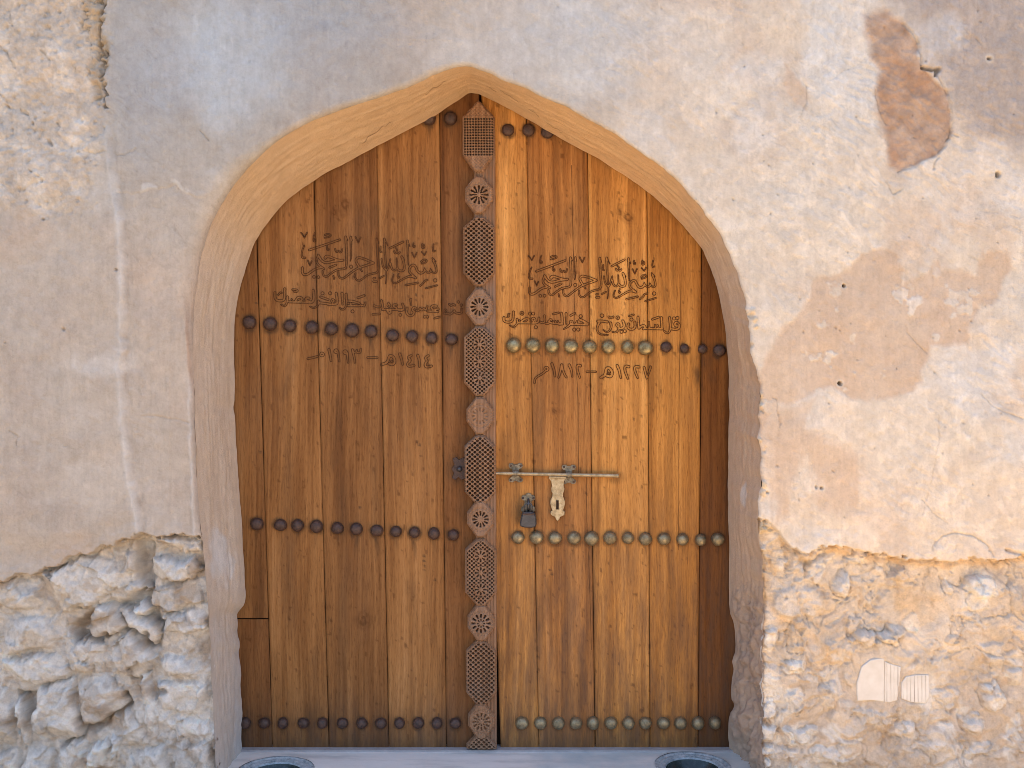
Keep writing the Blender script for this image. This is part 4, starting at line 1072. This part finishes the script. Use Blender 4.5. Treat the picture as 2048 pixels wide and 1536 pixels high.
# ------------------------------------------------------------------ engraved writing
# pen strokes: (points in local units, half width at start, half width at end)
def outline_mesh(name, strokes, xf, cell, lw, mat, parent, dpt):
    """strokes -> distance field -> outline ribbons, laid on the planks"""
    MV = []; MF = []
    segs = []
    for pts, r0, r1 in strokes:
        P = xf(smooth_poly(pts, 2) if len(pts) > 2 else np.array(pts, dtype=float))
        d = np.r_[0, np.cumsum(np.hypot(*np.diff(P, axis=0).T))]; tot = max(d[-1], 1e-6)
        for k in range(len(P)-1):
            segs.append((P[k][0], P[k][1], P[k+1][0], P[k+1][1], r0+(r1-r0)*d[k]/tot, r0+(r1-r0)*d[k+1]/tot))
    S_ = np.array(segs); m = S_[:, 4:6].max() + 2*lw + 1
    x0, y0 = np.minimum(S_[:, 0:2].min(0), S_[:, 2:4].min(0))-m; x1, y1 = np.maximum(S_[:, 0:2].max(0), S_[:, 2:4].max(0))+m
    xs = np.arange(x0, x1, cell); ys = np.arange(y0, y1, cell)
    f = np.full((len(ys), len(xs)), 9.0)
    for ax, ay, bx, by, ra, rb in segs:
        mm = max(ra, rb) + 3
        j0, j1 = np.searchsorted(xs, [min(ax, bx)-mm, max(ax, bx)+mm]); i0, i1 = np.searchsorted(ys, [min(ay, by)-mm, max(ay, by)+mm])
        a, b = np.meshgrid(xs[j0:j1], ys[i0:i1]); ex, ey = bx-ax, by-ay; L = ex*ex+ey*ey+1e-9
        t = np.clip(((a-ax)*ex + (b-ay)*ey)/L, 0, 1)
        f[i0:i1, j0:j1] = np.minimum(f[i0:i1, j0:j1], np.hypot(a-ax-t*ex, b-ay-t*ey) - (ra + (rb-ra)*t))
    gy, gx_ = np.gradient(f, cell)
    ins = f < 0
    code = ins[:-1, :-1]*1 + ins[:-1, 1:]*2 + ins[1:, 1:]*4 + ins[1:, :-1]*8
    cells = np.argwhere((code > 0) & (code < 15))
    CASES = {1: [(3,0)], 2: [(0,1)], 3: [(3,1)], 4: [(1,2)], 5: [(3,0),(1,2)], 6: [(0,2)], 7: [(3,2)], 8: [(2,3)], 9: [(2,0)], 10: [(0,1),(2,3)], 11: [(2,1)], 12: [(1,3)], 13: [(1,0)], 14: [(0,3)]}
    cache = {}
    def vert(i, j, e):
        if e == 0: k = (i, j, 0); p, q = (i, j), (i, j+1)
        elif e == 1: k = (i, j+1, 1); p, q = (i, j+1), (i+1, j+1)
        elif e == 2: k = (i+1, j, 0); p, q = (i+1, j), (i+1, j+1)
        else: k = (i, j, 1); p, q = (i, j), (i+1, j)
        if k in cache: return cache[k]
        t = f[p]/(f[p]-f[q]); x = xs[p[1]] + (xs[q[1]]-xs[p[1]])*t; y = ys[p[0]] + (ys[q[0]]-ys[p[0]])*t
        nx = gx_[p]*(1-t) + gx_[q]*t; ny = gy[p]*(1-t) + gy[q]*t; l = math.hypot(nx, ny) + 1e-9; nx /= l; ny /= l
        w_ = lw*.5*(.8 + .4*random.random())
        MV.append(W(x-nx*w_, y-ny*w_, dpt)); MV.append(W(x+nx*w_, y+ny*w_, dpt))
        cache[k] = len(MV)-2; return cache[k]
    for i, j in cells:
        for e0, e1 in CASES[int(code[i, j])]:
            a = vert(i, j, e0); b = vert(i, j, e1)
            MF.append((a, a+1, b+1, b))
    return obj(name, MV, MF, mat, parent)

# basmala traced in right-leaf tracing units (two tiles of 14.63 units per photo px)
def zA(p, r0, r1=None): return ([(1050+x/14.63, 500+y/14.63) for x, y in p], r0/14.63, (r1 if r1 is not None else r0)/14.63)
def zB(p, r0, r1=None): return ([(1190+x/14.63, 500+y/14.63) for x, y in p], r0/14.63, (r1 if r1 is not None else r0)/14.63)
BASM = [
 zA([(135,1110),(128,1240),(170,1305),(290,1275),(400,1185),(520,1110),(640,1085)], 30), zA([(575,760),(535,850),(522,930),(560,1000),(640,1060),(730,1110)], 28, 24),
 zA([(1240,858),(1000,890),(810,950),(690,925),(620,840),(575,755)], 34, 32), zA([(765,815),(800,770),(900,785),(1050,840),(1235,856)], 42, 14),
 zA([(880,1070),(1060,990)], 24), zA([(1330,230),(1345,500),(1348,900),(1335,1060),(1260,1090),(1130,1105),(1020,1150),(900,1240),(790,1330),(720,1300),(690,1240),(690,1170)], 31, 20), zA([(1330,215),(1385,315)], 14, 8),
 zA([(1470,230),(1472,600),(1475,790),(1455,870)], 29, 8), zA([(1470,210),(1510,320)], 14, 8),
 zA([(105,175),(150,220),(200,310)], 14, 8), zA([(200,310),(240,220),(270,165)], 8, 14), zA([(480,160),(440,300),(440,390),(490,395),(500,340),(470,330)], 14), zA([(190,510),(130,650),(115,800),(150,850),(210,840)], 14, 24),
 zA([(285,910),(340,1050)], 14, 8), zA([(340,1050),(390,925)], 8, 14), zA([(760,205),(820,170),(920,185),(925,225),(850,260),(750,280)], 20, 14), zA([(330,625),(750,470),(1170,310)], 27),
 zA([(825,490),(805,560),(830,620),(870,600),(860,560)], 14), zA([(1035,560),(1055,635),(1090,650),(1130,600),(1165,655),(1210,640),(1230,560)], 17),
 zA([(1600,215),(1680,370)], 16, 10), zA([(1680,370),(1740,225)], 10, 16), zA([(450,1340),(452,1342)], 40), zA([(570,1340),(572,1342)], 40), zA([(985,1290),(1000,1370)], 16), zA([(1470,1020),(1472,1021)], 46),
 zA([(2085,890),(1900,815),(1700,755),(1620,790),(1600,870),(1690,1010)], 30, 28), zA([(2080,895),(1900,960),(1730,1020),(1600,1080),(1400,1230),(1270,1340),(1190,1355),(1125,1290),(1118,1170)], 30, 20),
 zA([(1700,1020),(1770,1130)], 26, 14),
 zB([(140,240),(150,600),(180,900),(185,1060),(130,1155),(-20,1180),(-140,1225),(-270,1335),(-350,1390),(-440,1365),(-475,1280),(-465,1190)], 30, 18), zB([(140,225),(185,355)], 14, 8),
 zB([(345,235),(355,600),(378,900),(385,1100),(395,1250),(365,1430)], 30, 8), zB([(345,230),(440,410)], 14, 8), zB([(265,770),(285,930),(330,1020),(390,1075)], 16, 22), zB([(505,770),(465,920),(440,1000),(395,1075)], 16, 22),
 zB([(820,690),(870,820),(892,950),(880,1040),(820,1070),(740,1060),(695,1000)], 30, 28), zB([(820,670),(900,770)], 16, 8), zB([(675,730),(690,900),(690,1010),(610,1075),(535,1015),(505,880)], 12, 26),
 zB([(980,255),(990,600),(1000,900)], 30, 10), zB([(980,250),(1045,400)], 14, 8), zB([(490,475),(860,285)], 24), zB([(610,545),(640,615),(690,575),(735,615),(770,565)], 18), zB([(650,460),(700,500),(690,530)], 16),
 zB([(1680,740),(1750,880),(1775,1010),(1760,1070),(1690,1080),(1635,1050),(1605,975)], 30, 14), zB([(1660,680),(1755,770)], 18, 8), zB([(1610,1020),(1590,1070),(1530,1085),(1470,1040),(1440,960)], 28, 12),
 zB([(1445,1010),(1420,1070),(1330,1110),(1250,1060),(1200,940),(1160,890),(1090,900),(1020,980),(1015,1080),(1090,1150),(1195,1225)], 32, 24),
 zB([(1195,1235),(1080,1195),(970,1210),(770,1330),(650,1405),(570,1400),(535,1330),(590,1180)], 30, 12),
 zB([(1145,310),(1125,390),(1165,430),(1180,375)], 14), zB([(1385,310),(1370,400),(1400,440),(1450,400),(1430,340)], 16), zB([(1100,560),(1165,700)], 14, 8), zB([(1165,700),(1230,555)], 8, 14), zB([(1365,530),(1440,620)], 14, 8), zB([(1440,620),(1490,520)], 8, 14),
 zB([(1700,310),(1670,440),(1690,515),(1740,480)], 15), zB([(1355,790),(1410,735),(1500,735),(1500,790),(1430,830),(1360,845)], 20, 14), zB([(920,1440),(1250,1365)], 22), zB([(1320,1440),(1420,1350),(1450,1290),(1520,1275)], 20), zB([(1470,1500),(1780,1405)], 18),
 zB([(1730,1275),(1731,1276)], 50), zB([(730,1140),(690,1220),(715,1270),(740,1230)], 14), zB([(240,440),(225,590),(265,590)], 16), zB([(40,1390),(120,1385)], 26), zB([(205,1290),(320,1225)], 18), zB([(40,1300),(80,1290)], 22)]
src = np.array([(1142,515.7),(1063,588.9),(1303.5,545.1),(1230.3,597.7)]); dst = np.array([(693.2,473.2),(608.2,550.8),(863.8,515.7),(788.4,567.)])
M_aff = np.linalg.lstsq(np.c_[src, np.ones(4)], dst, rcond=None)[0]
ident = lambda P: np.asarray(P, dtype=float)
affL = lambda P: np.c_[np.asarray(P, dtype=float), np.ones(len(P))] @ M_aff
DP = DD - .0022
def zz(x0, y0, s):
    return lambda p, r0, r1=None: ([(x0+x/s, y0+y/s) for x, y in p], r0/s, (r1 if r1 is not None else r0)/s)
def ring(z, cx, cy, r, w): return z([(cx+r*math.cos(a*.7854), cy+r*math.sin(a*.7854)) for a in range(9)], w)
C = zz(1000, 610, 10.78); Dz = zz(1180, 610, 10.78); E = zz(1060, 715, 7.877)
VR = [C([(85,270),(80,340),(140,372),(240,368),(285,310),(290,150)], 23), C([(205,190),(155,205),(200,235),(155,265)], 12), C([(370,310),(385,380),(335,450),(270,480),(215,440)], 24, 10), C([(400,385),(660,388)], 22), C([(470,350),(560,290),(615,300),(635,345),(560,385)], 24),
 C([(420,330),(440,385)], 14), ring(C, 472, 178, 30, 14), ring(C, 722, 315, 34, 20), C([(660,388),(760,392),(830,370),(840,280)], 22), C([(760,330),(780,385)], 16), C([(645,185),(646,186)], 32), C([(715,185),(716,186)], 32), C([(772,480),(773,481)], 34),
 C([(958,230),(975,350),(930,390),(870,370)], 20), C([(990,400),(1060,400),(1060,340),(1090,305),(1110,330)], 20), C([(1050,350),(1110,395),(1350,410)], 22), C([(1145,350),(1165,395)], 14), C([(1190,345),(1215,395)], 14), C([(1245,345),(1265,395)], 14),
 C([(1325,180),(1342,300),(1340,405),(1280,415)], 25), C([(1425,185),(1432,420)], 23, 12), C([(1140,195),(1265,168)], 18), C([(1525,225),(1615,180)], 20), ring(C, 1535, 370, 26, 18), C([(1515,420),(1450,480),(1370,522)], 24, 10), C([(1890,405),(1790,345),(1725,320)], 28), C([(1885,425),(1640,415),(1550,420)], 26),
 C([(1640,400),(1660,350)], 16), C([(1740,245),(1741,246)], 36), C([(1600,530),(1601,531)], 34), C([(1685,530),(1686,531)], 34),
 Dz([(165,350),(240,345),(375,365)], 24), Dz([(215,360),(155,460),(155,570),(220,640),(390,645)], 26, 8), Dz([(258,230),(259,231)], 38), Dz([(445,390),(465,470),(425,560),(350,590),(285,535)], 26, 8), Dz([(400,250),(425,295),(455,260),(480,295),(505,250)], 14),
 ring(Dz, 600, 430, 30, 20), Dz([(625,470),(610,550),(560,595),(480,580)], 22, 10), ring(Dz, 598, 275, 26, 15), Dz([(710,345),(745,430),(720,500),(640,510)], 25), Dz([(680,580),(681,581)], 32), Dz([(750,565),(751,566)], 32),
 Dz([(830,410),(815,490),(870,530),(955,515),(980,440),(965,370)], 24), Dz([(895,315),(896,316)], 34), Dz([(845,240),(940,210)], 16), Dz([(1035,265),(1045,400),(1055,500)], 24), Dz([(1060,495),(1120,450),(1160,440),(1195,480),(1150,515)], 24), Dz([(1195,505),(1560,515)], 24), Dz([(1268,370),(1275,500)], 18),
 Dz([(1400,430),(1415,495)], 15), Dz([(1455,430),(1475,495)], 15), Dz([(1540,275),(1552,510)], 26), Dz([(1345,310),(1480,262)], 20), Dz([(1715,275),(1738,480),(1715,590),(1650,610),(1600,560)], 25, 16), ring(Dz, 1868, 415, 42, 24), Dz([(1925,420),(1925,500),(1860,530),(1755,515)], 24), Dz([(1812,290),(1813,291)], 34), Dz([(1885,280),(1886,281)], 34)]
YRR = [E([(70,400),(80,320),(200,255),(245,215)], 14), ring(E, 258, 180, 28, 15), E([(345,100),(380,200),(392,295)], 20, 14), E([(500,118),(475,240),(450,315)], 20, 14), E([(500,118),(530,240),(572,310)], 18, 14), E([(618,120),(655,200),(665,300)], 20, 12), E([(795,130),(745,120),(740,190),(785,315)], 20, 14),
 E([(895,225),(1035,225)], 13), E([(1120,315),(1190,275),(1200,165),(1265,170),(1300,240),(1275,305),(1215,290)], 22), ring(E, 1245, 250, 14, 8), E([(1375,130),(1410,210),(1430,320)], 20, 14), E([(1555,145),(1500,135),(1490,195),(1542,330)], 20, 14), E([(1715,150),(1655,140),(1645,195),(1697,320)], 20, 14), E([(1800,160),(1840,330)], 18, 12), E([(1840,330),(1900,150)], 12, 18)]
Fz = zz(540, 570, 10.24); Gz = zz(735, 580, 10.24); Hz = zz(610, 685, 7.728)
VL = [Fz([(100,160),(100,270),(150,325),(270,325),(300,270),(300,110)], 24), ring(Fz, 300, 85, 14, 16), Fz([(170,200),(205,150),(240,165)], 14), Fz([(355,245),(350,350),(330,410),(285,435),(225,400)], 24, 10), Fz([(390,345),(520,350),(800,355)], 22), Fz([(520,330),(570,250),(640,255),(665,310),(590,335)], 22), Fz([(440,290),(470,345)], 14),
 Fz([(460,95),(555,95),(565,135),(500,140)], 16), Fz([(800,270),(735,265),(725,310),(820,345)], 22), Fz([(885,115),(905,290),(850,365),(770,355)], 26), Fz([(995,330),(985,420),(900,480),(815,440)], 22, 10), Fz([(1035,245),(1100,270),(1190,300)], 20), Fz([(1010,365),(1190,385)], 22), Fz([(1075,170),(1076,171)], 32), Fz([(1230,170),(1231,171)], 32),
 ring(Fz, 1285, 325, 28, 18), Fz([(1190,395),(1375,400),(1378,300),(1355,170)], 24), Fz([(1475,170),(1485,400)], 24, 14), Fz([(1560,190),(1568,430),(1500,520),(1425,470)], 24, 12), Fz([(1605,330),(1700,335),(1830,375)], 22), ring(Fz, 1650, 385, 16, 14), Fz([(1600,425),(1830,425)], 22), Fz([(1690,540),(1691,541)], 32), Fz([(1855,400),(1870,440),(1895,405),(1930,445),(1950,365)], 17), Fz([(1800,262),(1930,218)], 20),
 Gz([(285,215),(320,380)], 20), Gz([(135,320),(200,350),(255,345)], 20), Gz([(110,500),(250,490)], 18), Gz([(430,265),(405,335),(475,340),(430,265)], 16), Gz([(400,400),(440,490),(490,450),(440,405)], 22), Gz([(600,305),(535,300),(520,340),(600,365)], 20), Gz([(300,400),(740,405)], 20), Gz([(715,290),(750,360),(715,420),(640,415)], 22), Gz([(672,510),(673,511)], 30),
 Gz([(810,370),(795,470),(850,530),(930,520),(965,440),(915,415),(940,355),(990,370)], 22), Gz([(885,190),(892,310)], 22, 10), Gz([(1000,420),(1040,430),(1080,370)], 18), Gz([(1080,370),(1110,425),(1150,375)], 18), Gz([(1150,375),(1195,425),(1220,340)], 18), Gz([(1230,430),(1440,445)], 22), Gz([(1410,330),(1330,320),(1295,360),(1340,405),(1450,390)], 22), Gz([(1170,550),(1171,551)], 28), Gz([(1225,550),(1226,551)], 28), Gz([(1375,578),(1470,555)], 18),
 ring(Gz, 1595, 420, 20, 14), Gz([(1570,480),(1650,480),(1700,505),(1775,425)], 20), Gz([(1780,430),(1810,480),(1935,480),(1930,390)], 20), Gz([(1675,290),(1715,330),(1745,285),(1790,315)], 17), Gz([(1860,245),(1861,246)], 26), Gz([(1920,310),(1921,311)], 26)]
YLL = [Hz([(45,250),(130,235),(190,215)], 15), ring(Hz, 262, 185, 24, 15), Hz([(370,110),(390,200),(402,285)], 19, 14), ring(Hz, 482, 135, 22, 17), Hz([(510,150),(520,230),(530,290)], 18, 12), ring(Hz, 622, 150, 22, 17), Hz([(650,165),(660,240),(666,310)], 18, 12), Hz([(735,115),(760,220),(772,310)], 19, 12), Hz([(735,120),(760,155),(795,145),(800,120)], 13), Hz([(800,150),(850,165),(862,100)], 14),
 Hz([(970,235),(1115,235)], 15), Hz([(1185,340),(1275,315),(1305,195),(1370,220),(1392,300),(1360,345),(1300,330)], 20), ring(Hz, 1340, 290, 10, 8), Hz([(1465,180),(1490,250),(1510,340)], 20, 14), Hz([(1640,205),(1585,230),(1640,275),(1580,325),(1600,375),(1685,355)], 17), Hz([(1742,200),(1770,280),(1768,375)], 20, 12), Hz([(1905,205),(1850,240),(1900,285),(1848,335),(1870,385),(1955,365)], 17)]
LW = 1.35
for nm, st, xf, par, mt in (("engraved_blessing", BASM, ident, leafR, M_GROOVE2), ("engraved_verse", VR, ident, leafR, M_GROOVE2), ("engraved_date", YRR, ident, leafR, M_GROOVE2),
                            ("engraved_blessing", BASM, affL, leafL, M_GROOVE), ("engraved_verse", VL, ident, leafL, M_GROOVE), ("engraved_date", YLL, ident, leafL, M_GROOVE)):
    outline_mesh(nm, st, xf, .55, LW, mt, par, DP)

# ------------------------------------------------------------------ bolt, plates, padlock
def Z5(x, y): return 880 + x/5.12, 880 + y/5.12
PXM = (D+DD)/PXF
bolt = thing("sliding_bolt", "long thin brass bolt rod sliding through two lobed brackets on the right leaf", "bolt", W(1115, 948, DD))
# rod
xa, ya = Z5(574, 340); xb, yb = Z5(1830, 366)
p0 = Vector(W(xa-14, ya, DD-.016)); p1 = Vector(W(xb, yb, DD-.016))
ax = (p1-p0).normalized(); rod = MB(); n = 20
e1 = ax.cross(Vector((0, 1, 0))).normalized(); e2 = ax.cross(e1)
L = (p1-p0).length
prof = [(0, .0042), (.05*L, .0042), (.10*L, .0060), (.98*L, .0066), (.985*L, .0078), (L, .0074)]
for i, (t, r) in enumerate(prof):
    for k in range(n):
        a = 2*math.pi*k/n; rod.v.append(tuple(p0 + ax*t + e1*(r*math.cos(a)) + e2*(r*math.sin(a))))
    if i:
        for k in range(n): rod.f.append(((i-1)*n+k, (i-1)*n+(k+1) % n, i*n+(k+1) % n, i*n+k))
rod.f += [tuple(range(n)), tuple(range((len(prof)-1)*n, len(prof)*n))]
rod.build("rod", M_PLATE, bolt, True)
def bracket(cx, cy):
    b = MB()
    q = [(-28,-28),(-24,-37),(-12,-38),(-6,-33),(6,-33),(12,-38),(24,-37),(28,-28),(22,-20),(13,-16),(11,10),(22,18),(29,26),(24,35),(12,36),(5,31),(-5,31),(-12,36),(-24,34),(-28,26),(-22,18),(-12,10),(-13,-16),(-22,-20)]
    b.plate([(cx + x*.52, cy + y*.52) for x, y in q], DD-.004, .006, .001)
    # saddle over the rod: half ring swept along x
    c = Vector(W(cx, cy, DD-.016)); wd = .009
    o = len(b.v); m = 15
    for s_, rr in ((-wd, .0075), (-wd, .0105), (-wd*.4, .0105), (-wd*.3, .0118), (wd*.3, .0118), (wd*.4, .0105), (wd, .0105), (wd, .0075)):
        for k in range(m):
            a = math.pi*k/(m-1)*1.1 - .15
            b.v.append((c.x + s_, c.y - rr*math.sin(a)*1.0 + .001, c.z + rr*math.cos(a)))
    for i in range(7):
        for k in range(m-1): b.f.append((o+i*m+k, o+i*m+k+1, o+(i+1)*m+k+1, o+(i+1)*m+k))
    ob = b.build("bracket", M_BRACKET, bolt)
    for sx, sy in ((-19,-29),(19,-29),(-19,27),(19,27)):
        x, y = cx+sx*.52, cy+sy*.52
        MB().lathe([(.0040, -.001), (.0040, .0016), (.0026, .0022), (.0008, .0016)], 14, W(x, y, DD-.004)).build("screw", M_IRON, ob, True)
    return ob
bracket(*Z5(775, 340)); bracket(*Z5(1320, 355))
hs = [(1113,388),(1290,392),(1272,420),(1266,470),(1276,500),(1270,525),(1262,545),(1262,580),(1278,620),(1280,660),(1268,700),(1262,720),(1278,735),(1274,770),(1250,780),(1230,790),(1222,815),(1205,830),(1188,815),(1178,788),(1150,778),(1132,760),(1132,735),(1150,722),(1138,690),(1128,650),(1134,610),(1150,580),(1152,550),(1140,525),(1138,500),(1146,470),(1142,420)]
hm = MB().plate([Z5(*p) for p in hs], DD-.012, .004, .0012); 
hasp = hm.build("hasp_plate", M_PLATE, bolt)
MB().plate([Z5(*p) for p in ((1190,618),(1216,618),(1216,712),(1190,712))], DD-.0135, .001, .0002).build("keyhole", M_DARK, hasp)
MB().plate([Z5(*p) for p in ((1120,372),(1290,376),(1288,396),(1116,392))], DD-.020, .010, .001).build("hinge_knuckle", M_PLATE, hasp)

# back plate of the padlock
bp = [(835,580),(848,568),(872,566),(880,552),(905,544),(932,552),(940,566),(962,568),(974,582),(976,605),(960,618),(940,622),(938,640),(948,670),(972,690),(976,725),(962,736),(946,730),(860,730),(842,736),(830,725),(834,692),(858,668),(866,640),(864,622),(848,618),(834,602)]
staple = MB().plate([Z5(*p) for p in bp], DD-.004, .005, .0009).build("lock_plate", M_BRACKET, leafR)
for p in ((852,594),(958,596)):
    MB().lathe([(.0042, -.001), (.0042, .0016), (.0026, .0022), (.0008, .0016)], 14, W(*Z5(*p), DD-.004)).build("screw", M_IRON, staple, True)
# staple loop
def tube(m, pts, r, n=12):
    P = [Vector(p) for p in pts]; o = len(m.v)
    for i, p in enumerate(P):
        t = (P[min(i+1, len(P)-1)] - P[max(i-1, 0)]).normalized(); e1 = t.cross(Vector((1, .13, 0))).normalized(); e2 = t.cross(e1)
        for k in range(n):
            a = 2*math.pi*k/n; m.v.append(tuple(p + e1*r*math.cos(a) + e2*r*math.sin(a)))
        if i:
            for k in range(n): m.f.append((o+(i-1)*n+k, o+(i-1)*n+(k+1) % n, o+i*n+(k+1) % n, o+i*n+k))
    m.f += [tuple(o+k for k in range(n)), tuple(o+(len(P)-1)*n+k for k in range(n))]
    return m
cs = W(*Z5(905, 660), DD-.004)
tube(MB(), [(cs[0], cs[1]-.004 - .020*math.sin(a*math.pi/12), cs[2] + .018*math.cos(a*math.pi/12)) for a in range(13)], .0045).build("staple", M_STEEL, leafR, True)
lock = thing("padlock", "small dark grey padlock hanging from the lobed plate below the bolt", "padlock", W(*Z5(905, 800), DD-.03))
sh = []
c = Vector(W(*Z5(905, 700), DD-.024)); wsh = .0115
for k in range(17):
    a = math.pi*k/16; sh.append((c.x - wsh*math.cos(a), c.y - .003, c.z + .012*math.sin(a) + .006))
sh = [(c.x-wsh, c.y-.003, c.z-.014)] + sh + [(c.x+wsh, c.y-.003, c.z-.014)]
tube(MB(), sh, .0034).build("shackle", M_STEEL, lock, True)
body_o = [(846,748),(862,738),(944,738),(966,748),(984,790),(990,860),(978,892),(940,900),(862,898),(824,884),(820,850),(832,790)]
MB().plate([Z5(*p) for p in body_o], DD-.040, .032, .004).build("lock_body", M_STEEL, lock)
MB().plate([Z5(*p) for p in ((850,752),(960,752),(964,770),(846,770))], DD-.0415, .003, .0008).build("lock_band", M_IRON, lock)

# ring plate on the left leaf, half hidden by the post
kp = [(905,918),(912,914),(918,920),(926,915),(934,922),(936,940),(932,956),(924,960),(917,954),(910,960),(904,956),(908,946),(903,938),(909,930)]
keep = MB().plate(kp, DD-.005, .007, .0012).build("iron_rosette", M_IRON, leafL)
MB().lathe([(.010, -.002), (.010, .006), (.007, .012), (.003, .016)], 20, W(919, 938, DD-.005)).build("boss", M_STEEL, keep, True)
